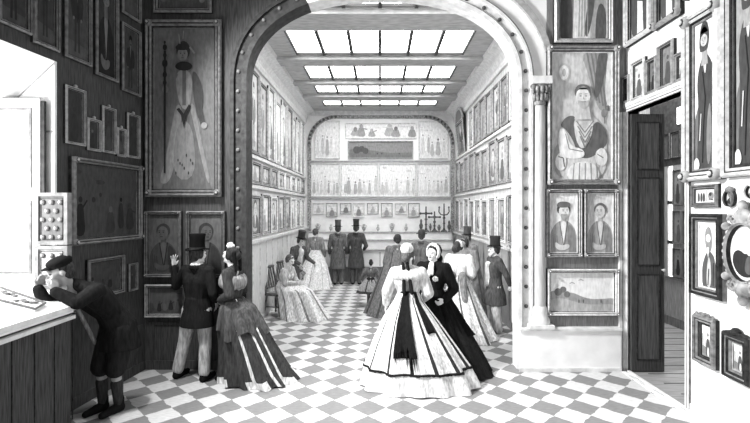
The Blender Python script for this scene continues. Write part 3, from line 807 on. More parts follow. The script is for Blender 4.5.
def p_veil(c):
    c.smooth([(.16, -.05), (.14, .30), (.26, .46), (.42, .56), (.62, .56), (.84, .44), (.9, -.05)], .34)
    c.smooth([(.36, .02), (.42, .38), (.5, .50), (.60, .38), (.62, .02)], .70); c.line([(.5, .3), (.46, .05)], .05, .25); c.line([(.74, .4), (.72, .05)], .04, .2)
    c.smooth([(.30, .84), (.42, .93), (.56, .93), (.66, .84), (.66, .62), (.56, .54), (.44, .54), (.32, .64)], .52); face(c, .48, .76, .115, .92, .25); c.poly([(.42, .62), (.54, .62), (.5, .46)], .94)
hung(W_RIGHT, 695, 727.5, 213.5, 293, .085, .08, BLACKISH, .93, p_veil, 'black-framed portrait of a veiled woman above the crested frames', inner=GILT_L)
def p_ovalscene(c):
    c.smooth([(.06, .28), (.1, .5), (.3, .56), (.5, .46), (.7, .58), (.94, .5), (.94, .28), (.7, .06), (.3, .06)], .20)
    c.smooth([(.46, .12), (.5, .40), (.62, .46), (.76, .36), (.76, .12)], .36); c.ell(.62, .50, .07, .045, .75); c.ell(.34, .72, .16, .10, .95); c.ell(.68, .82, .14, .06, .94)
oval(W_RIGHT, 729.5, 768, 221, 281, mat('worn_gilt', .54, var=.4, scale=9), 'large ornate oval frame with scrolled crest around a dark scene', .86, p_ovalscene, .07, True, .17)
def p_room(seed):
    def f(c):
        R = random.Random(seed)
        c.poly([(0, 0), (1, 0), (1, .25), (0, .35)], .55)
        for x in (.1, .22, .34): c.line([(x, .1), (x + .02, .7)], .04, .45)
        c.smooth([(.4, .04), (.44, .5), (.6, .62), (.74, .5), (.8, .04)], .34); c.ell(.6, .70, .09, .06, .5); c.smooth([(.55, .05), (.58, .35), (.7, .3), (.72, .05)], .85); c.ell(.86, .3, .08, .12, .5)
    return f
hung(W_RIGHT, 697.5, 720, 313.5, 360, .075, .07, mat('grey_gilt', .50, var=.25, scale=18), .93, p_room(2), 'small upright picture in a frame with scrolls on top, low on white wall', crest='scroll', inner=BLACKISH)
hung(W_RIGHT, 727.5, 755, 330, 375, .085, .075, BLACKISH, .92, p_room(5), 'dark frame with a shell crest, lowest picture by the edge of the view', crest='shell', inner=GILT_M)

# --- the next room, seen through the doorway
k = 0
for row, (z0, z1, ys, sz) in enumerate(((2.22, 2.86, (8.14, 7.88, 7.62), .24), (1.52, 2.12, (8.14, 7.88, 7.62), .24), (.92, 1.44, (8.14, 7.88, 7.62), .24), (3.08, 3.56, (8.50, 8.20, 7.90), .26))):
    for i, y in enumerate(ys):
        k += 1
        framed(W_NEXT, -y, z0, sz, z1 - z0, .025, .04, BLACKISH if row == 3 else MIDWOOD, .30 if row == 3 else .50, p_small(100 + k, .3 if row == 3 else .55, .16, .34),
               'picture in the room beyond the doorway, %s, %s' % (('second row up', 'third row up', 'lowest row', 'dark frieze row')[(1, 0, 2, 3)[row]], ('next to the bright slit window', 'middle of its row', 'beside the door jamb')[i]),
               group='pictures in the next room')

# --- the gallery walls: three tiers each side, narrow pictures set edge to edge
ORD = ('first', 'second', 'third', 'fourth', 'fifth', 'sixth', 'seventh', 'eighth', 'ninth', 'tenth', 'eleventh')
def tier(wall, side, nm, z0, z1, y0, y1, n, seed, base, lo, hi, frames):
    R = random.Random(seed); pitch = (y1 - y0) / n
    for i in range(n):
        w = pitch * R.uniform(.80, .93); y = y0 + pitch * (i + .5); h = (z1 - z0) * R.uniform(.88, 1.0)
        u = y if wall is W_GL else -y
        bg = max(.12, min(.95, base + R.uniform(-.12, .12)))
        pf = R.choice((p_small(seed * 31 + i, bg, lo, hi), p_stand(bg, R.uniform(lo, hi), .8, lo, bg * .85), p_bust(bg, R.uniform(lo, hi), .8, lo)))
        framed(wall, u, z0, w, h, min(.07, w * .12), .055, R.choice(frames), bg, pf,
               '%s picture from the arch, %s, gallery wall on the %s side' % (ORD[i], nm, side), group='%s, %s side' % (nm, side))
tier(W_GL, 'chair', 'top tier', 3.19, 4.80, 7.5, 14.1, 10, 5, .84, .50, .74, (GILT_L, GILT_M, GILT_L))  # canvases here and on the end wall paled to imitate haze
tier(W_GL, 'chair', 'middle tier', 2.62, 3.07, 7.5, 14.1, 9, 6, .82, .48, .74, (GILT_L, GILT_M))
tier(W_GL, 'chair', 'bottom tier', 1.62, 2.50, 7.5, 14.1, 9, 7, .80, .45, .70, (GILT_L, GILT_M))
tier(W_GR, 'doorway', 'top tier', 3.75, 4.78, 7.0, 12.0, 8, 8, .66, .36, .62, (GILT_M, GILT_L, GILT_M))
tier(W_GR, 'doorway', 'middle tier', 2.64, 3.60, 7.0, 14.1, 10, 9, .68, .38, .62, (GILT_M, GILT_L, GILT_M))
tier(W_GR, 'doorway', 'bottom tier', 1.50, 2.48, 7.0, 14.1, 10, 10, .66, .36, .62, (GILT_M, GILT_L))
framed(W_GR, -13.0, 3.72, 1.15, .98, .09, .06, GILT_M, .5, p_stand(.5, .34, .8, .3, .45), 'round-topped tall picture tipped forward near the end of the gallery', crest='round', tilt=math.radians(5))
oval(W_GR, 506, 516, 250, 269, GILT_M, 'oval medallion on the gallery dado beside the man with a cane', .8, p_bust(.8, .5, .75, .4), .07)

# --- the end wall
m = MB().use(mat('end_arch_band', .55, var=.35, scale=24))
def rr(x0, x1, z0, z1, r, n=10):
    pts = [(x0, z0)] + [(x0 + r - r * math.cos(math.pi / 2 * k / n), z1 - r + r * math.sin(math.pi / 2 * k / n)) for k in range(n + 1)]
    return pts + [(x1 - r + r * math.sin(math.pi / 2 * k / n), z1 - r + r * math.cos(math.pi / 2 * k / n)) for k in range(n + 1)] + [(x1, z0)]
a, b_ = rr(-2.18, 2.24, 1.45, 5.02, .80), rr(-2.30, 2.36, 1.45, 5.12, .88)
v = []
for p, q in zip(a, b_): v += [(p[0], YF - .06, p[1]), (q[0], YF - .06, q[1]), (q[0], YF - .001, q[1]), (p[0], YF - .001, p[1])]
fs = [(i * 4 + k, i * 4 + (k + 1) % 4, i * 4 + 4 + (k + 1) % 4, i * 4 + 4 + k) for i in range(len(a) - 1) for k in range(4)]
m.add(v, fs); ob = struct(m.build('trim_30'))
bm_ = MB().use(mat('end_arch_stud', .34, var=.2))
for p, q in list(zip(a, b_))[1:-1]: bm_.ell(((p[0] + q[0]) / 2, YF - .07, (p[1] + q[1]) / 2), (.04, .03, .04), None, 8, 5)
bm_.build('arch_studs', ob)
m = MB().use(mat('end_rail', .62, var=.1))
for z in (3.66, 2.47): m.box(-2.18, 2.24, YF - .05, YF - .001, z - .025, z + .025)
struct(m.build('trim_31'))
EW = dict(fw=.045, fd=.05)
def endpic(x0, x1, yt, yb, bg, paint, lb, fm=GILT_L, grp=None, cat='picture', **kw):
    return hung(W_END, x0, x1, yt, yb, kw.get('fw', .04), kw.get('fd', .05), fm, bg, paint, lb, group=grp, cat=cat)
endpic(315, 340, 121, 159, .92, p_crowd(51, .94, .66, .86, 5), 'pale figure painting in the upper corner of the end wall, chair side')
endpic(345, 417, 123, 139, .93, p_crowd(52, .95, .55, .74, 6, 1.5), 'long pale frieze of dancing figures high on the end wall')
endpic(418.5, 448, 121, 159, .92, p_crowd(53, .94, .66, .86, 5), 'pale figure painting in the upper corner of the end wall, cross side')
endpic(348, 413, 141, 159, .54, p_land(.50, .46, .44), 'dim grey wide picture under the dancing frieze', GILT_M)
for x0, x1, sd, lb in ((311, 340, 61, 'first pale crowd painting of the middle row, beside the dark gallery corner'), (341, 378, 62, 'second pale crowd painting of the end wall middle row'),
                       (379, 416, 63, 'third pale crowd painting of the end wall middle row'), (417, 450, 64, 'last pale crowd painting of the middle row, above the crosses')):
    endpic(x0, x1, 163.5, 197, .92, p_crowd(sd, .94, .62, .88, 7), lb, grp='crowd paintings on the end wall')
for i, x in enumerate((313, 326, 340, 353, 367, 381, 395, 408)):
    endpic(x, x + 11.5, 203, 217 if i % 2 else 214, .90, p_small(70 + i, .90, .45, .72), '%s small pale drawing in the end wall lowest row, counted from the chair side' % ORD[i], GILT_M if i % 3 else GILT_L, 'small drawings on the end wall', fw=.025)
# ------------------------------------------------------------------ furniture
# slanted display case under the window
root = empty('display_case', (-3.0, 2.9, 0)); tag(root, 'long dark boarded display case with a white sloping top under the window', 'display case')
CY1 = 4.36
m = MB().use(DARKWOOD).prism([(-3.27, 0), (-3.0, 0), (-3.0, 1.10), (-3.27, 1.10)], 2.6, CY1)
m.use(BLACKISH)
for k in range(8): m.box(-3.0, -2.992, 2.7 + k * .24, 2.708 + k * .24, .1, 1.1)
b = m.build('case_body'); b.parent = root; b.matrix_parent_inverse = Matrix.Translation(-root.location)
SLOPE = .36
def topz(x): return 1.205 + SLOPE * (-2.97 - x)
m = MB().use(WHITE).prism([(-2.97, 1.15), (-2.97, 1.205), (-3.80, topz(-3.80)), (-3.80, topz(-3.80) - .05), (-3.2, 1.15)], 2.6, CY1)
b = m.build('sloping_top'); b.parent = root; b.matrix_parent_inverse = Matrix.Translation(-root.location)
m = MB().use(STONE).box(-3.0, -2.955, 2.6, CY1 + .01, 1.09, 1.125); m.box(-2.97, -2.945, 2.6, CY1 + .015, 1.175, 1.225)
b = m.build('rim'); b.parent = root; b.matrix_parent_inverse = Matrix.Translation(-root.location)
def on_top(x, y, lift=0.0):
    dx, dz = (x - CX) / F, -(y - CY) / F
    t = (1.205 - SLOPE * 2.97 + lift - EYE) / (dz + SLOPE * dx)
    return Vector((dx * t, t, EYE + dz * t))
c4 = [on_top(-22, 283), on_top(44, 306), on_top(34, 312), on_top(-30, 296)]
root = empty('specimen_tray', sum(c4, Vector()) / 4); tag(root, 'shallow pale tray of dark specimens lying on the sloping case top', 'tray')
up = Vector((SLOPE, 0, 1)).normalized()
def rel(pts, o): return [p - o for p in pts]
c0 = root.location.copy()
MB().use(WHITE).solid(rel([p + up * .004 for p in c4], c0), up * .02).build('tray_base', root)
m = MB().use(MIDWOOD)
for p, q in zip(c4, c4[1:] + c4[:1]): m.tube([p + up * .03 - c0, q + up * .03 - c0], .012, 6)
m.build('tray_rim', root)
R = random.Random(4)
sp0 = None
for k in range(14):
    a_, b2 = .08 + .84 * ((k * .382) % 1), .2 + .6 * R.random()
    p = (c4[0] * (1 - a_) + c4[1] * a_) * (1 - b2) + (c4[3] * (1 - a_) + c4[2] * a_) * b2
    if sp0 is None: sp0 = MB().use(MIDWOOD).ell((0, 0, 0), (.03, .02, .012)).build('specimen', root); ob = sp0
    else: ob = sp0.copy(); COL.objects.link(ob)
    ob.location = p + up * .03 - c0
# shutter folded back against the reveal
root = empty('window_shutter', (-3.42, 4.535, 0)); tag(root, 'white panelled window shutter folded back beside the medal boards', 'shutter')
m = MB().use(WHITE).box(-.66, .0, 0, .03, 1.44, 3.27)
m.use(mat('shutter_groove', .50))
for (xa, xb, za, zb) in ((-.60, -.09, 2.36, 3.17), (-.60, -.09, 1.50, 2.24)):
    for q in ((xa, xb, za, za + .025), (xa, xb, zb - .025, zb), (xa, xa + .025, za + .025, zb - .025), (xb - .025, xb, za + .025, zb - .025)): m.box(q[0], q[1], -.012, 0, q[2], q[3])
m.box(-.66, .0, -.006, 0, 3.262, 3.272).box(-.008, 0, -.006, 0, 1.44, 3.27).box(-.66, 0, -.006, 0, 2.29, 2.30)
m.build('shutter_leaf', root)
MB().use(SHADE_DARK).box(.0, .035, -.0, .03, 1.44, 3.24).build('shadow_strip', root)  # dark strip painted in for the shadow beside the leaf
# medal boards
def board(x0, x1, z0, z1, nx, bg, label, rows_, y=4.43):
    root = empty('medal_board', ((x0 + x1) / 2, y, z0)); tag(root, label, 'display board', 'medal boards by the window')
    w, h = x1 - x0, z1 - z0
    bk = MB().use(tone(bg)).box(-w / 2 + .03, w / 2 - .03, -.02, .02, .03, h - .03).build('backing', root)
    m = MB().use(mat('board_frame', .50, var=.15))
    for q in ((-w / 2, w / 2, 0, .035), (-w / 2, w / 2, h - .035, h), (-w / 2, -w / 2 + .035, .035, h - .035), (w / 2 - .035, w / 2, .035, h - .035)): m.box(q[0], q[1], -.035, .03, q[2], q[3])
    m.use(BLACKISH)
    for q in ((-w / 2 + .05, w / 2 - .05, .05, .056), (-w / 2 + .05, w / 2 - .05, h - .056, h - .05), (-w / 2 + .05, -w / 2 + .056, .056, h - .056), (w / 2 - .056, w / 2 - .05, .056, h - .056)): m.box(q[0], q[1], -.024, -.02, q[2], q[3])
    m.build('frame', root)
    d = MB().use(mat('medal', .40, var=.4, scale=40)).ell((0, 0, 0), (.024, .012, .026), None, 14, 7); d.use(tone(.72)).ell((-.004, -.010, .004), (.012, .006, .014), None, 10, 6)
    first = None
    for r in range(rows_):
        n = 3 if r % 2 == 0 else 2
        for k in range(n):
            if first is None: first = d.build('medal', bk); ob = first
            else: ob = first.copy(); COL.objects.link(ob)
            ob.location = ((k - (n - 1) / 2) * w * .27, -.028, h - .095 - r * (h - .17) / max(1, rows_ - 1))
    return root
board(-3.375, -3.055, 1.80, 2.31, 3, .42, 'upper grey board of round medals hanging at the window edge', 5)
lowb = board(-3.375, -3.055, 1.36, 1.79, 3, .66, 'lower pale board of a few medals, behind the boy in a cap', 3)

# chairs
def chair(x, y, h, label):
    root = empty('slatted_chair', (x, y, 0), h); tag(root, label, 'chair', 'slat-backed chairs in the gallery')
    w = mat('chair_wood', .34, var=.25, scale=20)
    m = MB().use(w).box(-.22, .22, -.22, .22, .42, .455); m.use(mat('chair_seat', .52)).box(-.19, .19, -.19, .19, .455, .475); m.build('seat', root)
    first = None
    for sx in (-1, 1):
        for sy in (-1, 1):
            MB().use(w).capsule((sx * .19, sy * .19, .42), (sx * .21, sy * (.2 if sy < 0 else .25), .016), .022, .016, 8, 2).build('leg', root)
    m = MB().use(w)
    for sx in (-1, 1): m.capsule((sx * .2, .2, .45), (sx * .21, .32, .96), .022, .018, 8, 2)
    m.capsule((-.22, .32, .96), (.22, .32, .96), .03, .03, 8, 2); m.capsule((-.2, .22, .56), (.2, .22, .56), .018, .018, 8, 2)
    m.build('back_frame', root)
    for k in range(4):
        MB().use(w).solid([(-.15 + k * .085, .225, .56), (-.105 + k * .085, .225, .56), (-.105 + k * .085, .32, .95), (-.15 + k * .085, .32, .95)], (0, .014, 0)).build('slat', root)
    m = MB().use(w).capsule((-.2, -.19, .2), (-.2, .2, .2), .012, .012, 6, 2).capsule((.2, -.19, .2), (.2, .2, .2), .012, .012, 6, 2).capsule((-.2, 0, .2), (.2, 0, .2), .012, .012, 6, 2)
    m.build('stretcher', root)
    return root
chair(-2.02, 9.12, math.radians(70), 'slat-backed wooden chair under the seated woman in the gallery')
chair(-2.00, 9.95, math.radians(70), 'slat-backed wooden chair behind the seated woman, by the leaning man')

# the long counter across the end of the gallery
root = empty('display_counter', (0, 13.6, 0)); tag(root, 'long white counter with a grey base across the end of the gallery', 'counter')
def C(m, n): 
    o = m.build(n, root); o.matrix_parent_inverse = Matrix.Translation(-root.location); return o
C(MB().use(mat('counter_base', .48, var=.15, stretch=(5, 5, .5))).box(-2.2, 2.2, 13.36, 14.0, 0, .44), 'base')
m = MB().use(WHITE).box(-2.18, 2.18, 13.33, 14.0, .44, .90)
C(m, 'front_panel')
C(MB().use(mat('counter_top', .66, var=.1)).box(-2.22, 2.22, 13.28, 14.0, .90, .95), 'worktop')
C(MB().use(WHITE).box(-2.2, 2.2, 13.62, 14.0, .95, 1.18), 'riser')
C(MB().use(mat('counter_top', .66)).box(-2.2, 2.2, 13.58, 14.0, 1.18, 1.22), 'shelf_board')
C(MB().use(WHITE).box(-2.2, 2.2, 13.86, YF - .07, 1.22, 1.40), 'upper_riser')
C(MB().use(mat('counter_top', .66)).box(-2.2, 2.2, 13.84, YF - .07, 1.40, 1.44), 'upper_shelf')
m = MB().use(mat('counter_line', .5))
for x in (-1.1, 0, 1.1): m.box(x - .01, x + .01, 13.322, 13.33, .46, .88)
C(m, 'panel_joint')
# church plate and vessels on the upper shelf
def cross(px, ytop, label, arms):
    p = P(px, 236, 13.95); h = P(px, ytop, 13.95).z - 1.44
    root = empty('altar_cross', (p.x, 13.95, 1.441)); tag(root, label, 'cross', 'tall crosses on the end shelf')
    w = mat('dark_bronze', .34, var=.3)
    MB().use(w).loft([(0, 0, 0, .10, .08), (0, 0, .03, .10, .08), (0, 0, .06, .05, .05), (0, 0, .12, .025, .025)], 16).build('base', root)
    m = MB().use(w).capsule((0, 0, .1), (0, 0, h), .026, .02); m.ell((0, 0, h * .5), (.045, .045, .04)); m.ell((0, 0, h * .3), (.04, .04, .03)); m.build('shaft', root)
    m = MB().use(w)
    if arms == 'cross': m.capsule((-.16, 0, h * .74), (.16, 0, h * .74), .024, .024); m.ell((0, 0, h * .74), (.05, .04, .05)); [m.ell((s_ * .17, 0, h * .74), (.035, .03, .035)) for s_ in (-1, 1)]
    else:
        for s_ in (-1, 1): m.tube([(0, 0, h * .6), (s_ * .1, 0, h * .62), (s_ * .16, 0, h * .72), (s_ * .15, 0, h * .86)], .018, 6); m.ell((s_ * .15, 0, h * .88), (.03, .03, .03))
    m.build('arms', root)
cross(426, 207, 'dark standing cross on the end shelf, first of the three', 'cross')
cross(434.5, 212, 'slimmer standing cross on the end shelf, between two taller ones', 'cross')
cross(444, 204, 'tall branched candlestick-like cross on the end shelf, next to the corner', 'branch')
def vessel(px, h, r, v, label, kind):
    p = P(px, 236, 14.0)
    root = empty('vessel', (p.x, 13.98, 1.441)); tag(root, label, 'vessel', 'vessels on the end shelf')
    w = mat('vessel_%02d' % int(v * 100), v, var=.25, scale=20)
    MB().use(w).loft([(0, 0, 0, r * .6, r * .6), (0, 0, h * .06, r * .6, r * .6), (0, 0, h * .14, r * .25, r * .25), (0, 0, h * .35, r * .8, r * .8), (0, 0, h * .6, r, r), (0, 0, h * .8, r * .5, r * .5), (0, 0, h, r * .6, r * .6)], 16).build('bowl', root)
    if kind: MB().use(w).loft([(0, 0, h, r * .6, r * .6), (0, 0, h * 1.1, r * .4, r * .4), (0, 0, h * 1.2, r * .1, r * .1)], 16).build('lid', root)
    else:
        m = MB().use(w)
        for s_ in (-1, 1): m.tube([(s_ * r * .5, 0, h * .85), (s_ * r * 1.2, 0, h * .8), (s_ * r * .9, 0, h * .5)], r * .1, 6)
        m.build('handle', root)
for i, (px, h, r, v, kd, lb) in enumerate(((421, .34, .06, .36, 1, 'dark lidded vessel beside the first standing cross'), (430.3, .26, .038, .4, 0, 'squat dark two-handled vessel between the first two crosses'),
        (439, .22, .05, .42, 0, 'small two-handled vessel between the last two crosses'), (449, .30, .06, .36, 1, 'dark lidded vessel past the branched cross, by the corner'),
        (318, .26, .07, .62, 0, 'pale two-handled vessel on the shelf at the chair side end'), (331, .22, .06, .7, 1, 'pale lidded vessel, second along the shelf from the chair side'),
        (364, .24, .07, .66, 0, 'pale two-handled vessel on the shelf just past the two men'), (378, .2, .06, .72, 1, 'pale lidded vessel on the shelf above the small girl'),
        (392, .27, .07, .64, 0, 'pale two-handled vessel near the middle of the end shelf'), (406, .22, .06, .7, 1, 'pale lidded vessel between the middle and the crosses'))):
    vessel(px, h, r, v, lb, kd)
# ------------------------------------------------------------------ people
def grown(mb, name, parent, m, voxel, it=2, paint=None):
    """fuse overlapping lumps into one continuous smooth surface"""
    ob = mb.build(name + '_lumps', None, m)
    r = ob.modifiers.new('fuse', 'REMESH'); r.mode = 'VOXEL'; r.voxel_size = voxel; r.use_smooth_shade = True
    if it:
        q = ob.modifiers.new('soft', 'SMOOTH'); q.factor = .5; q.iterations = it
    dg = bpy.context.evaluated_depsgraph_get(); dg.update()
    me = bpy.data.meshes.new_from_object(ob.evaluated_get(dg)); me.name = name
    old = ob.data; bpy.data.objects.remove(ob); bpy.data.meshes.remove(old)
    me.materials.clear(); me.materials.append(m)
    if paint:
        for _, mm in paint: me.materials.append(mm)
        for p in me.polygons:
            c = p.center
            for k, (fn, _) in enumerate(paint):
                if fn(c): p.material_index = k + 1; break
    for p in me.polygons: p.use_smooth = True
    o = bpy.data.objects.new(name, me); COL.objects.link(o); o.parent = parent
    return o

BASE = dict(pelvis=(0, 0, .93), waist=(0, 0, 1.07), chest=(0, 0, 1.28), neck=(0, .015, 1.47), head=(0, -.01, 1.625),
            shL=(.185, 0, 1.42), shR=(-.185, 0, 1.42), elL=(.25, .03, 1.13), elR=(-.25, .03, 1.13), wrL=(.25, -.10, .90), wrR=(-.25, -.10, .90),
            hipL=(.09, 0, .91), hipR=(-.09, 0, .91), knL=(.10, -.02, .49), knR=(-.10, -.02, .49), anL=(.10, .02, .085), anR=(-.10, .02, .085))

class Fig:
    def __init__(s, X, Y, turn, label, sc=1.0, group=None, yaw=0, pitch=0, roll=0, female=False, voxel=.012, skin=.86, hands=((0, -.3, -1), (0, -.3, -1)), curl=.5, spread=0.0, **j):
        s.J = {k: Vector(j.get(k, v)) for k, v in BASE.items()}
        s.root = empty('person', (X, Y, 0), math.radians(turn), sc); tag(s.root, label, 'person', group)
        s.HR = Euler((math.radians(pitch), math.radians(roll), math.radians(yaw)), 'XYZ').to_matrix()
        s.female, s.vx, s.hd, s.curl, s.spread = female, voxel, hands, curl, spread
        s.skin = mat('skin_%02d' % int(skin * 100), skin, var=.05, scale=6)
    def h(s, x, y, z): return s.J['head'] + s.HR @ Vector((x, y, z))
    def headshape(s, mb):
        h, R = s.h, s.HR
        mb.ell(h(0, .012, .03), (.074, .094, .092), R); mb.ell(h(0, -.032, -.045), (.052, .058, .068), R); mb.ell(h(0, -.035, -.0), (.062, .06, .06), R)
        mb.capsule(h(0, -.088, .018), h(0, -.112, -.022), .009, .014); mb.capsule(h(-.034, -.082, .030), h(.034, -.082, .030), .013, .013)
        mb.ell(h(0, -.080, -.055), (.022, .016, .010), R); mb.ell(h(0, -.076, -.092), (.022, .018, .018), R)
        for k in (-1, 1): mb.ell(h(k * .075, .012, -.006), (.010, .022, .032), R); mb.ell(h(k * .036, -.068, -.022), (.024, .022, .024), R)
        mb.capsule(s.J['neck'] - Vector((0, 0, .06)), h(0, .015, -.07), .058, .052)
    def hand(s, mb, w, el, d, side):
        d = (Vector(d)).normalized(); n = (Vector((0, 0, 0)) - Vector((side, 0, 0)))
        n = (n - d * n.dot(d)); n = n.normalized() if n.length > .1 else Vector((0, -1, 0))
        v = d.cross(n)
        if v.y > 0: v = -v                        # thumb side forward
        for k in range(4):
            o = (k - 1.5) * -.019
            b = w + d * .085 + v * o
            mb.capsule(w + d * .01 + v * o * .6, b, .014, .0115, 8, 3)
            L = (.040, .046, .043, .033)[k]; c1, c2 = s.curl * .6, s.curl * 1.3
            m1 = b + (d * math.cos(c1) + n * math.sin(c1)) * L + v * o * (.12 + s.spread)
            m2 = m1 + (d * math.cos(c1 + c2) + n * math.sin(c1 + c2)) * L * .85
            mb.capsule(b, m1, .0098, .009, 8, 3); m2 = m2 + v * o * s.spread; mb.capsule(m1, m2, .009, .0078, 8, 3)
        t0 = w + d * .03 + v * .024; t1 = t0 + (d * .65 + v * .7 + n * .25) * .042; t2 = t1 + (d * .9 + v * .2 + n * .3) * .032
        mb.capsule(t0, t1, .0135, .0105, 8, 3); mb.capsule(t1, t2, .0105, .009, 8, 3)
    def torso(s, mb, f=1.0, add=0.0, low=True):
        J = s.J; wz = .80 if s.female else 1.0
        if low: mb.ell(J['pelvis'], (.165 * f + add, .115 * f + add, .13 * f))
        ax = (J['shL'] - J['shR']).normalized()
        for k in (-1, 1):
            mb.capsule(J['pelvis'] + ax * k * .07, J['waist'] + ax * k * .05 * wz, .10 * f + add, .088 * f * wz + add)
            mb.capsule(J['waist'] + ax * k * .05 * wz, J['chest'] + ax * k * .075, .088 * f * wz + add, .105 * f + add)
            mb.capsule(J['chest'] + ax * k * .075, (J['shL'] if k > 0 else J['shR']) * .75 + J['neck'] * .25 - Vector((0, 0, .04)), .105 * f + add, .06 * f + add)
            if s.female: mb.ell(J['chest'] + ax * k * .07 + Vector((0, -.075, -.01)), (.065, .06, .065))
        mb.capsule(J['shL'], J['shR'], .052 * f + add, .052 * f + add); 
        for k in ('shL', 'shR'): mb.capsule(J[k], J['neck'] + Vector((0, 0, .0)), .05 * f + add * .6, .05 * f + add * .4)
    def body(s):
        J = s.J; mb = MB()
        s.torso(mb); s.headshape(mb)
        for q, side, hd in (('L', 1, s.hd[0]), ('R', -1, s.hd[1])):
            g = .85 if s.female else 1.0
            mb.capsule(J['sh' + q], J['el' + q], .05 * g, .04 * g); mb.capsule(J['el' + q], J['wr' + q], .040 * g, .027 * g); s.hand(mb, J['wr' + q], J['el' + q], hd, side)
            mb.capsule(J['hip' + q], J['kn' + q], .082, .056); mb.capsule(J['kn' + q], J['an' + q], .055, .036)
            f = J['an' + q]; mb.capsule(f + Vector((0, .01, -.035)), f + Vector((0, -.15, -.048)), .045, .032)
        eye = [s.h(k * .030, -.088, .010) for k in (-1, 1)]; lip = s.h(0, -.094, -.054); R = s.HR
        brow = [s.h(k * .034, -.094, .034) for k in (-1, 1)]
        def ax(c, p, a): 
            d = R.transposed() @ (c - p); return (d.x / a[0]) ** 2 + (d.y / a[1]) ** 2 + (d.z / a[2]) ** 2 < 1
        dark = tone(.20); lp = tone(.40)
        s.body_o = grown(mb, 'body', s.root, s.skin, min(s.vx, .0075), 2, [
            (lambda c: any(ax(c, e, (.0165, .03, .0085)) for e in eye), dark), (lambda c: ax(c, lip, (.024, .03, .010)), lp)])
        return s
    def sleeves(s, mb, a0, a1, a2, cuff=.96):
        J = s.J
        for q in 'LR':
            mb.capsule(J['sh' + q], J['el' + q], a0, a1); mb.capsule(J['el' + q], J['el' + q].lerp(J['wr' + q], cuff), a1, a2)
    def coat(s, v, hem=.62, flare=.25, sleeve=(.072, .062, .045), open_=None, name='frock_coat', depth=.17):
        J = s.J; mb = MB(); s.torso(mb, 1.04, .022, True); s.sleeves(mb, *sleeve)
        p, w = J['pelvis'], J['waist']
        mb.loft([(p.x, p.y + .01, hem, flare, depth), (p.x, p.y + .005, (hem + p.z) / 2, flare * .93, depth * .95), (p.x, p.y, p.z, .195, .145), (w.x, w.y, w.z, .16, .125)], 26)
        o = grown(mb, name, s.root, cloth(v), s.vx, 2)
        c = MB(); n = J['neck']
        for k in range(9):
            a = math.pi * (k / 8); c.ell((n.x + .075 * math.cos(a), n.y - .01 + .07 * math.sin(a), n.z - .005), (.03, .028, .035))
        grown(c, 'collar', s.root, cloth(v * .8), s.vx * .8, 1)
        return s
    def trousers(s, v, w=(.105, .082, .075), end=1.0, name='trousers'):
        J = s.J; mb = MB(); mb.ell(J['pelvis'] - Vector((0, 0, .02)), (.165, .13, .12))
        for q in 'LR':
            a = J['kn' + q].lerp(J['an' + q], end)
            mb.capsule(J['hip' + q], J['kn' + q], w[0], w[1])
            if end > 0: mb.capsule(J['kn' + q], a, w[1], w[2])
        grown(mb, name, s.root, cloth(v), s.vx, 1); return s
    def shoes(s, v=.12):
        for q in 'LR':
            f = s.J['an' + q]; mb = MB(); z = .042 - f.z
            mb.capsule(f + Vector((0, .02, z)), f + Vector((0, -.07, z)), .050, .050); mb.capsule(f + Vector((0, -.05, z)), f + Vector((0, -.19, z - .006)), .047, .036); mb.capsule(f + Vector((0, .01, .05)), f + Vector((0, .01, z)), .05, .048)
            ob = grown(mb, 'shoe', s.root, tone(v), .011, 1)
            for vv in ob.data.vertices: vv.co.z = max(vv.co.z, .002)
        return s
    def hat(s, v, kind='top', tilt=0):
        R = s.HR @ Matrix.Rotation(math.radians(tilt), 3, 'X'); M = Matrix.Translation(s.h(0, .012, .085)) @ R.to_4x4()
        mb = MB().use(tone(v)); hb = None
        if kind == 'top':
            mb.loft([(0, 0, -.02, .088, .106), (0, 0, .06, .085, .10), (0, 0, .13, .086, .10), (0, 0, .185, .096, .11), (0, 0, .195, .090, .104)], 28)
            n = 28; br = []
            for j in range(n):
                a = 2 * math.pi * j / n; up = .022 * abs(math.cos(a)) ** 2
                br += [(.086 * math.cos(a), .104 * math.sin(a), -.02), (.135 * math.cos(a), .155 * math.sin(a), -.025 + up), (.136 * math.cos(a), .156 * math.sin(a), -.015 + up), (.086 * math.cos(a), .104 * math.sin(a), -.008)]
            mb.add(br, [(j * 4 + k, ((j + 1) % n) * 4 + k, ((j + 1) % n) * 4 + (k + 1) % 4, j * 4 + (k + 1) % 4) for j in range(n) for k in range(4)], True)
            hb = MB().use(tone(max(.04, v * .5 if v > .2 else v + .12))).loft([(0, 0, -.012, .090, .108), (0, 0, .02, .089, .106)], 28)
            nm = 'top_hat'
        elif kind == 'cap':
            mb.ell((0, .005, .02), (.098, .115, .055)); mb.ell((0, -.10, -.005), (.065, .055, .014)); mb.loft([(0, 0, -.03, .085, .102), (0, 0, .005, .09, .106)], 24)
            nm = 'peaked_cap'
        elif kind == 'round':
            mb.loft([(0, 0, -.02, .09, .108), (0, 0, .05, .088, .104), (0, 0, .085, .06, .07), (0, 0, .095, .01, .01)], 24); mb.loft([(0, 0, -.03, .14, .15), (0, 0, -.018, .138, .148)], 24)
            nm = 'round_hat'
        o = mb.xform(M).build(nm, s.root)
        if hb: hb.xform(M).build('hat_band', o)
        return s
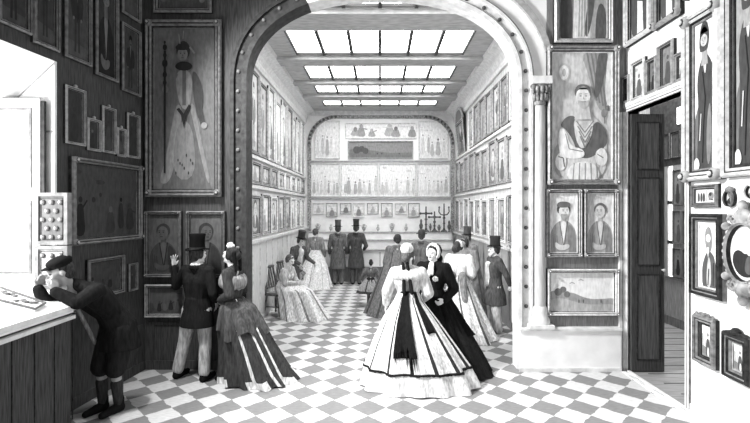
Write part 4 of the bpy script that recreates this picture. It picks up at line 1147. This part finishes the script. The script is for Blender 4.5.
    def hair(s, v, bun=None, side=True, long=False, beard=False):
        mb = MB(); R = s.HR; h = s.h
        mb.ell(h(0, .034, .045), (.082, .092, .088), R); mb.ell(h(0, .06, -.01), (.072, .06, .08), R)
        if side:
            for k in (-1, 1): mb.ell(h(k * .068, .015, .01), (.022, .045, .06), R); mb.capsule(h(k * .01, -.052, .092), h(k * .074, -.005, .03), .022, .020)
        if bun: mb.ell(h(*bun[:3]), (bun[3],) * 3, R)
        if long:
            for k in (-1, 0, 1): mb.capsule(h(k * .03, .085, -.03), h(k * .02, .10, -.30), .032, .014)
        grown(mb, 'hair', s.root, mat('hair_%02d' % int(v * 100), v, var=.4, scale=20, stretch=(3, 3, 1)), .008, 1)
        if beard:
            mb = MB(); mb.ell(h(0, -.075, -.10), (.045, .035, .05), R); 
            for k in (-1, 1): mb.capsule(h(k * .062, -.01, -.03), h(k * .04, -.06, -.09), .018, .025)
            grown(mb, 'beard', s.root, mat('beard_%02d' % int(beard * 100), beard, var=.2, scale=20), .008, 1)
        return s
    def bodice(s, v, sleeve=(.068, .066, .045), name='bodice', cuff=.95):
        mb = MB(); s.torso(mb, 1.02, .016, False); s.sleeves(mb, *sleeve, cuff)
        grown(mb, name, s.root, cloth(v), s.vx, 2); return s
    def skirt(s, rings, mats, folds=14, amp=.10, stripe=None, seed=1, n=168, name='skirt', ragged=0.0, lift=None):
        """rings: (z, rx, ry, cx, cy) from the waist down; folds deepen towards the hem"""
        R = random.Random(seed); ph = [R.uniform(0, 6.28) for _ in range(4)]
        def pt(t, th, off=0.0):
            k = t * (len(rings) - 1); i = min(int(k), len(rings) - 2); f = k - i; f = f * f * (3 - 2 * f) * .35 + f * .65
            z, rx, ry, cx, cy = [a * (1 - f) + b * f for a, b in zip(rings[i], rings[i + 1])]
            w = 1 + amp * (.15 + .85 * t) * (.62 * math.sin(folds * th + ph[0] + 1.1 * t) + .38 * math.sin((folds * .5 + 1.5) * 2 * th * .5 * 1.0 + ph[1] + 2 * math.sin(th + ph[2])))
            return Vector((cx + (rx * w + off) * math.cos(th), cy + (ry * w + off) * math.sin(th), z + ragged * t * t * math.sin(5 * th + ph[3])))
        mb = MB(); T = 36
        v = [pt(i / T, 2 * math.pi * j / n) for i in range(T + 1) for j in range(n)]
        for p in v: p.z = max(p.z, .006)
        for mm in mats: mb.use(mm)
        for i in range(T):
            for j in range(n):
                mb.cur = stripe(i / T, j, n) if stripe else 0
                mb.add([], [])
                mb.f.append([i * n + j, (i + 1) * n + j, (i + 1) * n + (j + 1) % n, i * n + (j + 1) % n]); mb.mi.append(mb.cur); mb.sm.append(True)
        mb.v = [tuple(p) for p in v]
        mb.f.append(list(range(n))); mb.mi.append(0); mb.sm.append(False)
        mb.build(name, s.root); s.sk = pt; return s
    def band(s, t0, t1, v, name='hem_trim', off=.012, th0=0.0, th1=2 * math.pi, rough=0.0, n=168, rows=3):
        mb = MB().use(cloth(v)); R = random.Random(7); closed = abs(th1 - th0 - 2 * math.pi) < 1e-6; m_ = n if closed else n + 1
        g = []
        for i in range(rows + 1):
            for j in range(m_):
                t = t0 + (t1 - t0) * i / rows
                if rough and i == rows: t += rough * (R.random() - .5)
                g.append(s.sk(t, th0 + (th1 - th0) * j / n, off))
        o2 = len(g)
        g += [s.sk(t0 + (t1 - t0) * i / rows, th0 + (th1 - th0) * j / n, off - .008) for i in range(rows + 1) for j in range(m_)]
        J_ = range(m_ if closed else m_ - 1); q = lambda i, j, o=0: o + i * m_ + j % m_
        fs = [(q(i, j), q(i + 1, j), q(i + 1, j + 1), q(i, j + 1)) for i in range(rows) for j in J_] + [(q(i, j, o2), q(i, j + 1, o2), q(i + 1, j + 1, o2), q(i + 1, j, o2)) for i in range(rows) for j in J_]
        fs += [(q(0, j), q(0, j + 1), q(0, j + 1, o2), q(0, j, o2)) for j in J_] + [(q(rows, j + 1), q(rows, j), q(rows, j, o2), q(rows, j + 1, o2)) for j in J_]
        mb.add(g, fs, True); mb.build(name, s.root); return s
    def lump(s, name, fn, v, voxel=None, m=None):
        mb = MB(); fn(mb); grown(mb, name, s.root, m or cloth(v), voxel or s.vx, 1); return s

# --- the boy stooping over the case
f = Fig(-2.90, 4.74, -20, 'person, boy in a dark cap and jacket stooping over the display case, chin on hands', 1.0, yaw=-30, pitch=14, voxel=.010, skin=.64,
        pelvis=(.06, .12, .90), waist=(.03, .05, 1.05), chest=(-.02, -.12, 1.25), neck=(-.06, -.29, 1.40), head=(-.09, -.40, 1.53),
        shL=(.15, -.20, 1.34), shR=(-.19, -.24, 1.34), elL=(.13, -.39, 1.25), elR=(-.13, -.50, 1.22), wrL=(-.01, -.51, 1.37), wrR=(-.19, -.54, 1.39),
        hipL=(.14, .10, .88), hipR=(-.03, .10, .88), knL=(.12, .03, .48), knR=(-.06, .01, .48), anL=(.10, .08, .085), anR=(-.08, .04, .085), hands=((-.35, .25, 1), (-.1, .35, 1)), curl=.8)
f.body().trousers(.14, (.115, .105, .10), 0.0, 'knee_breeches').shoes(.10)
f.coat(.13, .66, .215, depth=.20, sleeve=(.078, .070, .05), name='jacket').hair(.20, None, False).hat(.10, 'cap', 6)
f.lump('stockings', lambda mb: [mb.capsule(f.J['kn' + q].lerp(f.J['an' + q], .42), f.J['an' + q], .062, .046) for q in 'LR'], .22)
f.lump('jacket_lapel', lambda mb: mb.capsule((-.12, -.22, 1.16), (-.10, -.03, .74), .02, .022), .5)

# --- the pair before the dark pier
f = Fig(-2.31, 5.70, 163, 'person, man seen from behind in top hat and black coat, raising an open hand', .965, voxel=.009, skin=.92, yaw=-14, curl=.12, spread=.6,
        elL=(.36, -.02, 1.20), wrL=(.45, -.08, 1.44), elR=(-.27, .04, 1.14), wrR=(-.20, -.12, 1.02), hands=((.1, -.1, 1), (.2, -.4, -.6)),
        knL=(.20, .01, .48), anL=(.27, .06, .085), hipL=(.11, 0, .90), knR=(-.12, .0, .48), anR=(-.14, .05, .085))
f.body().trousers(.66, (.112, .080, .072), .90).shoes(.10).coat(.12, .70, .235, depth=.18).hair(.20).hat(.08)
f.lump('shirt_collar', lambda mb: [mb.ell(f.J['neck'] + Vector((.062 * math.cos(a), .062 * math.sin(a) + .0, .035)), (.022, .022, .02)) for a in [k * .45 for k in range(14)]], .92, .008)

f = Fig(-1.86, 5.70, -97, 'person, woman in dark bustled gown beside the black-coated man, face lifted in profile', .955, female=True, voxel=.009, skin=.93, pitch=-10, yaw=-14,
        head=(0, -.035, 1.63), elL=(.23, .06, 1.16), wrL=(.10, -.14, 1.06), elR=(-.23, .04, 1.14), wrR=(-.14, -.16, 1.05), hands=((-.6, -.6, .1), (.6, -.6, .1)))
f.body().bodice(.24).hair(.14, (0, .10, .02, .06), True).shoes(.1)
f.lump('hat_flowers', lambda mb: [mb.ell(f.h(.03 * math.cos(k * 1.3), -.02 + .035 * math.sin(k * 1.9), .125 + .012 * (k % 3)), (.032, .032, .028)) for k in range(7)], .90, .009)
f.lump('hat_ribbon', lambda mb: [mb.capsule(f.h(s_ * .05, .09, .06), f.h(s_ * .05, .15, -.16), .03, .02) for s_ in (-1, 1)], .10)
f.lump('shawl', lambda mb: [mb.ell(Vector((.17 * math.cos(a), .10 * math.sin(a), 1.30 - .02 * math.sin(a))), (.085, .07, .10)) for a in [k * .63 for k in range(10)]], .52)
st = lambda t, j, n: 1 if (.86 < t and (j % 28) < 15) or (j % 24 in (5, 6, 7) and t > .2) or (j % 42 in (20, 21)) else 0
f.skirt([(1.08, .15, .125, 0, 0), (.92, .24, .22, 0, .05), (.70, .29, .30, 0, .12), (.40, .31, .38, 0, .22), (.14, .34, .46, 0, .30), (.006, .35, .52, 0, .36)], [cloth(.24), cloth(.82)], 13, .16, st, 3, ragged=.02)
f.skirt([(1.05, .17, .15, 0, .02), (.96, .235, .23, 0, .06), (.80, .285, .285, 0, .10), (.64, .305, .33, 0, .14)], [cloth(.30)], 11, .14, None, 9, name='overskirt', ragged=.06)

# --- the two women in the middle of the floor
f = Fig(.36, 5.76, 176, 'person, woman seen from behind in a wide white striped gown with a black sash', .985, female=True, voxel=.009, skin=.9, yaw=-20, pitch=4,
        neck=(0, .01, 1.42), shL=(.175, .0, 1.36), shR=(-.175, .0, 1.36), chest=(0, 0, 1.25), head=(0, -.02, 1.60), elL=(.27, .03, 1.12), wrL=(.29, -.05, .94), elR=(-.26, .02, 1.10), wrR=(-.20, -.16, .98), hands=((.1, -.2, -1), (.2, -.6, -.8)))
f.body().bodice(.78, (.075, .075, .05)).shoes(.1).hair(.30, (0, .10, -.06, .055), True, True)
f.lump('hair_net', lambda mb: mb.ell(f.h(0, .045, .06), (.086, .094, .082), f.HR), .86, .008)
f.lump('neck_ribbon', lambda mb: [mb.capsule(f.h(s_ * .025, .10, -.10), (s_ * .05 + .0, .15, 1.12), .022, .026) for s_ in (-1, 1)], .12)
f.lump('shoulder_cape', lambda mb: [mb.ell(Vector((.17 * math.cos(a), .085 * math.sin(a) + .01, 1.335)), (.085, .065, .075)) for a in [k * .3 for k in range(21)]], .84)
st = lambda t, j, n: 1 if t > .06 and (j % 12) in (3, 4) and t < .68 else 0
f.skirt([(1.12, .135, .115, 0, 0), (1.00, .19, .17, 0, .02), (.78, .35, .28, -.02, .08), (.50, .52, .37, -.06, .15), (.26, .65, .42, -.10, .19), (.07, .72, .44, -.13, .22), (.008, .735, .45, -.13, .23)], [cloth(.93), cloth(.20)], 14, .085, st, 5, ragged=.015)
f.band(.675, .70, .14, rows=2, rough=.012)
f.band(.0, .56, .10, 'back_sash', .022, math.radians(66), math.radians(94), .30, 24, 12)
f.band(.0, .40, .12, 'side_sash', .020, math.radians(118), math.radians(134), .06, 12, 10)
f.lump('belt', lambda mb: mb.loft([(0, 0, 1.09, .145, .125), (0, 0, 1.13, .14, .12)], 24), .12)

f = Fig(.74, 6.22, -26, 'person, woman in black gown and white-edged bonnet facing the woman in white', .95, female=True, voxel=.008, skin=.95, yaw=-14, pitch=2, roll=6,
        elL=(.29, .05, 1.12), wrL=(.22, -.16, .99), elR=(-.25, .0, 1.12), wrR=(-.12, -.2, 1.04), hands=((-.5, -.6, -.4), (.6, -.6, .1)), curl=.9)
f.body().bodice(.10, (.078, .078, .055)).shoes(.08).hair(.12, None, True)
f.lump('bonnet', lambda mb: [mb.ell(f.h(.098 * math.cos(a), -.005, .015 + .115 * math.sin(a)), (.017, .036, .017), f.HR) for a in [math.radians(-35 + 10 * k) for k in range(26)]], .94, .008)
f.lump('bonnet_crown', lambda mb: [mb.ell(f.h(0, .06, .03), (.10, .08, .105), f.HR), mb.ell(f.h(.03, .09, -.09), (.075, .06, .08), f.HR)], .12)
f.lump('neck_bow', lambda mb: [mb.ell(f.J['neck'] + Vector((0, -.095, .02)), (.03, .02, .022)), mb.capsule(f.J['neck'] + Vector((-.02, -.10, .01)), f.J['neck'] + Vector((-.03, -.155, -.16)), .018, .028), mb.capsule(f.J['neck'] + Vector((.02, -.10, .01)), f.J['neck'] + Vector((.025, -.15, -.13)), .018, .026)], .80, .009)
f.skirt([(1.10, .15, .13, 0, 0), (.98, .22, .20, .0, .02), (.76, .31, .29, .06, .0), (.48, .40, .36, .16, -.02), (.20, .46, .44, .28, -.06), (.008, .50, .50, .36, -.10)], [cloth(.11), cloth(.05)], 12, .13, None, 8, ragged=.02)
f.skirt([(1.02, .21, .19, .01, .02), (.84, .30, .28, .04, .01), (.62, .38, .36, .10, -.01), (.50, .42, .39, .14, -.02)], [cloth(.08)], 15, .16, None, 4, name='overskirt', ragged=.04)

# --- the gallery visitors
f = Fig(-1.93, 9.08, 70, 'person, seated woman in a pale gown, bent over her lap beside the slatted chair', .90, female=True, voxel=.011, skin=.9, pitch=22, yaw=-10,
        pelvis=(0, .02, .56), waist=(0, .0, .70), chest=(0, -.06, .91), neck=(0, -.10, 1.09), head=(0, -.15, 1.24), shL=(.17, -.09, 1.03), shR=(-.17, -.09, 1.03),
        elL=(.22, -.16, .76), elR=(-.22, -.16, .76), wrL=(.06, -.36, .76), wrR=(-.06, -.36, .76), hands=((-.5, -.8, 0), (.5, -.8, 0)),
        hipL=(.09, .0, .56), hipR=(-.09, .0, .56), knL=(.10, -.42, .55), knR=(-.10, -.42, .55), anL=(.09, -.46, .085), anR=(-.09, -.46, .085))
f.body().bodice(.70).hair(.34, (0, .09, .0, .05)).shoes(.12)
f.skirt([(.78, .16, .14, 0, -.02), (.68, .26, .30, 0, -.14), (.60, .30, .42, 0, -.24), (.40, .33, .46, 0, -.34), (.16, .40, .52, 0, -.44), (.008, .46, .56, 0, -.52)], [cloth(.86), cloth(.5)], 11, .12, lambda t, j, n: 1 if t > .3 and j % 24 in (3, 4, 5) else 0, 2)
f.lump('fan', lambda mb: mb.solid([(-.02, -.40, .80), (.16, -.46, .95), (.06, -.44, 1.02), (-.08, -.42, .98)], (0, -.015, .005)), .55, .009)

f = Fig(-1.98, 10.55, 52, 'person, stooping man in top hat and open dark coat behind the seated woman', .90, voxel=.011, skin=.9, pitch=14,
        waist=(0, -.01, 1.06), chest=(0, -.09, 1.25), neck=(0, -.15, 1.42), head=(0, -.21, 1.56), shL=(.18, -.11, 1.36), shR=(-.18, -.11, 1.36), elL=(.30, -.12, 1.10), wrL=(.42, -.26, .96), elR=(-.24, -.1, 1.10), wrR=(-.16, -.34, 1.0))
f.body().trousers(.66).shoes().coat(.34, .55, .24).hair(.28).hat(.26)
f.lump('waistcoat', lambda mb: [mb.capsule((0, -.12, .98), (0, -.215, 1.30), .085, .075)], .92)

f = Fig(-1.78, 12.5, 168, 'person, woman in a white trained gown facing the end counter', .92, female=True, voxel=.012, yaw=-20)
f.body().bodice(.52).hair(.32, (0, .09, .05, .055)).shoes()
f.skirt([(1.10, .14, .12, 0, 0), (.95, .22, .2, 0, .02), (.6, .38, .36, .02, .08), (.25, .48, .48, .03, .14), (.008, .56, .58, .04, .2)], [cloth(.94), cloth(.7)], 12, .10, lambda t, j, n: 1 if t > .2 and j % 21 in (3, 4) else 0, 12)
f = Fig(-1.20, 12.85, 184, 'person, hatted man in a long grey coat between the woman in white and another man', .97, voxel=.012)
f.body().trousers(.40).shoes().coat(.38, .46, .24).hair(.3).hat(.34, 'top')
f = Fig(-.68, 12.85, 172, 'person, man in a darker grey coat and top hat, beside the counter middle', .98, voxel=.012, elR=(-.3, .04, 1.13), wrR=(-.2, -.18, 1.0))
f.body().trousers(.34).shoes().coat(.30, .48, .25).hair(.28).hat(.24)

f = Fig(-.20, 10.05, 176, 'person, small girl in a flared dress standing alone on the tiles', .565, female=True, voxel=.013,
        elL=(.30, .05, 1.2), wrL=(.40, -.05, 1.02), elR=(-.30, .05, 1.2), wrR=(-.40, -.05, 1.02), head=(0, -.01, 1.66))
f.body().bodice(.44, (.085, .08, .06)).shoes(.14).hair(.22, (0, .05, .10, .07))
f.lump('stockings', lambda mb: [mb.capsule(f.J['kn' + q], f.J['an' + q], .07, .055) for q in 'LR'], .36)
f.skirt([(1.12, .17, .14, 0, 0), (1.0, .28, .24, 0, 0), (.75, .46, .40, 0, .02), (.52, .56, .48, 0, .03)], [cloth(.62), cloth(.28)], 10, .10, lambda t, j, n: 1 if t > .86 or j % 28 in (2, 3, 4, 5) else 0, 6)
f.lump('sash_bow', lambda mb: [mb.ell((s_ * .08, .17, 1.08), (.08, .04, .06)) for s_ in (-1, 1)] + [mb.capsule((s_ * .03, .17, 1.05), (s_ * .07, .34, .75), .04, .05) for s_ in (-1, 1)], .22)

f = Fig(.36, 9.35, 178, 'person, woman in a long grey mantle partly hidden behind the woman in white', .93, female=True, voxel=.012, yaw=10, head=(.0, -.02, 1.63))
f.body().bodice(.44, (.08, .08, .06)).hair(.22, (0, .08, -.04, .05)).shoes()
f.skirt([(1.40, .19, .13, 0, 0), (1.2, .26, .2, 0, .0), (.8, .36, .32, .04, .03), (.4, .46, .42, .10, .06), (.008, .56, .52, .16, .1)], [cloth(.44), cloth(.30)], 11, .09, lambda t, j, n: 1 if j % 24 in (3, 4, 5) else 0, 21, name='mantle')
f = Fig(.98, 10.6, 170, 'person, man in a round dark hat and grey coat, seen between the two women', .93, voxel=.012)
f.body().trousers(.4).shoes().coat(.46, .6, .24).hair(.3).hat(.30, 'round')

f = Fig(1.36, 7.75, 158, 'person, woman with dark netted hair and white shoulders, trailing a pale gown', .915, female=True, voxel=.010, yaw=-30, skin=.9,
        elL=(.25, .02, 1.14), wrL=(.16, -.16, 1.0), elR=(-.25, .02, 1.14), wrR=(-.16, -.16, 1.02))
f.body().bodice(.88, (.085, .08, .055)).shoes().hair(.22, (0, .10, -.02, .075))
f.lump('bonnet_lace', lambda mb: [mb.ell(f.h(.085 * math.cos(a), .02, .03 + .10 * math.sin(a)), (.02, .03, .02), f.HR) for a in [math.radians(k * 15) for k in range(13)]], .8, .009)
f.skirt([(1.12, .14, .12, 0, 0), (1.0, .2, .18, 0, .02), (.7, .29, .30, -.06, .08), (.35, .36, .42, -.16, .16), (.008, .42, .50, -.28, .22)], [cloth(.84), cloth(.34)], 10, .13, lambda t, j, n: 1 if j % 21 in (2, 3, 4) else 0, 31, ragged=.015)
f.lump('back_drape', lambda mb: [mb.capsule((s_ * .10, .15, 1.12), (s_ * .12 - .06, .34, .62), .075, .06) for s_ in (-1, 1)], .48)

f = Fig(1.72, 8.75, -60, 'person, grey-cloaked figure with dark hair bending towards the picture wall', .92, female=True, voxel=.012, yaw=10, skin=.62,
        chest=(0, -.05, 1.27), neck=(0, -.08, 1.45), head=(0, -.13, 1.60))
f.body().bodice(.50).hair(.22, (0, .08, .0, .06)).shoes()
f.skirt([(1.38, .2, .15, 0, -.03), (1.1, .26, .22, 0, 0), (.6, .33, .32, 0, .04), (.008, .42, .42, 0, .08)], [cloth(.54), cloth(.40)], 10, .08, lambda t, j, n: 1 if j % 21 in (2, 3) else 0, 41, name='cloak')
f = Fig(1.92, 9.9, -40, 'person, faint grey man in a dark top hat deep beside the picture wall', .93, voxel=.012, skin=.66)
f.body().trousers(.46).shoes().coat(.50, .55, .24).hair(.3).hat(.34)

f = Fig(2.00, 7.85, -78, 'person, bearded man in top hat and grey coat holding a cane behind him', .885, voxel=.010, yaw=-6, pitch=-4, skin=.9,
        elL=(.27, .12, 1.14), wrL=(.20, .22, .96), elR=(-.25, .10, 1.14), wrR=(-.16, .17, 1.0), hands=((0, .4, -1), (.2, .3, -1)), curl=1.0, chest=(0, -.02, 1.29))
f.body().trousers(.74, (.11, .095, .09)).shoes(.2).coat(.30, .56, .24, depth=.22).hair(.24, None, True, False, .72).hat(.22, 'top', 4)
f.lump('waistcoat', lambda mb: mb.capsule((-.04, -.115, .96), (-.03, -.125, 1.34), .07, .06), .86)
root = empty('walking_cane', (0, 0, 0)); 
tag(root, 'thin dark cane slanting to the floor behind the bearded man', 'cane')
ca, cb = Vector((2.235, 7.55, .96)), Vector((2.30, 7.32, .012))
root.location = cb
MB().use(BLACKISH).capsule((0, 0, 0), ca - cb, .011, .013, 8, 3).build('shaft', root)
MB().use(GILT_M).ell(ca - cb, (.024, .024, .024)).build('handle', root)
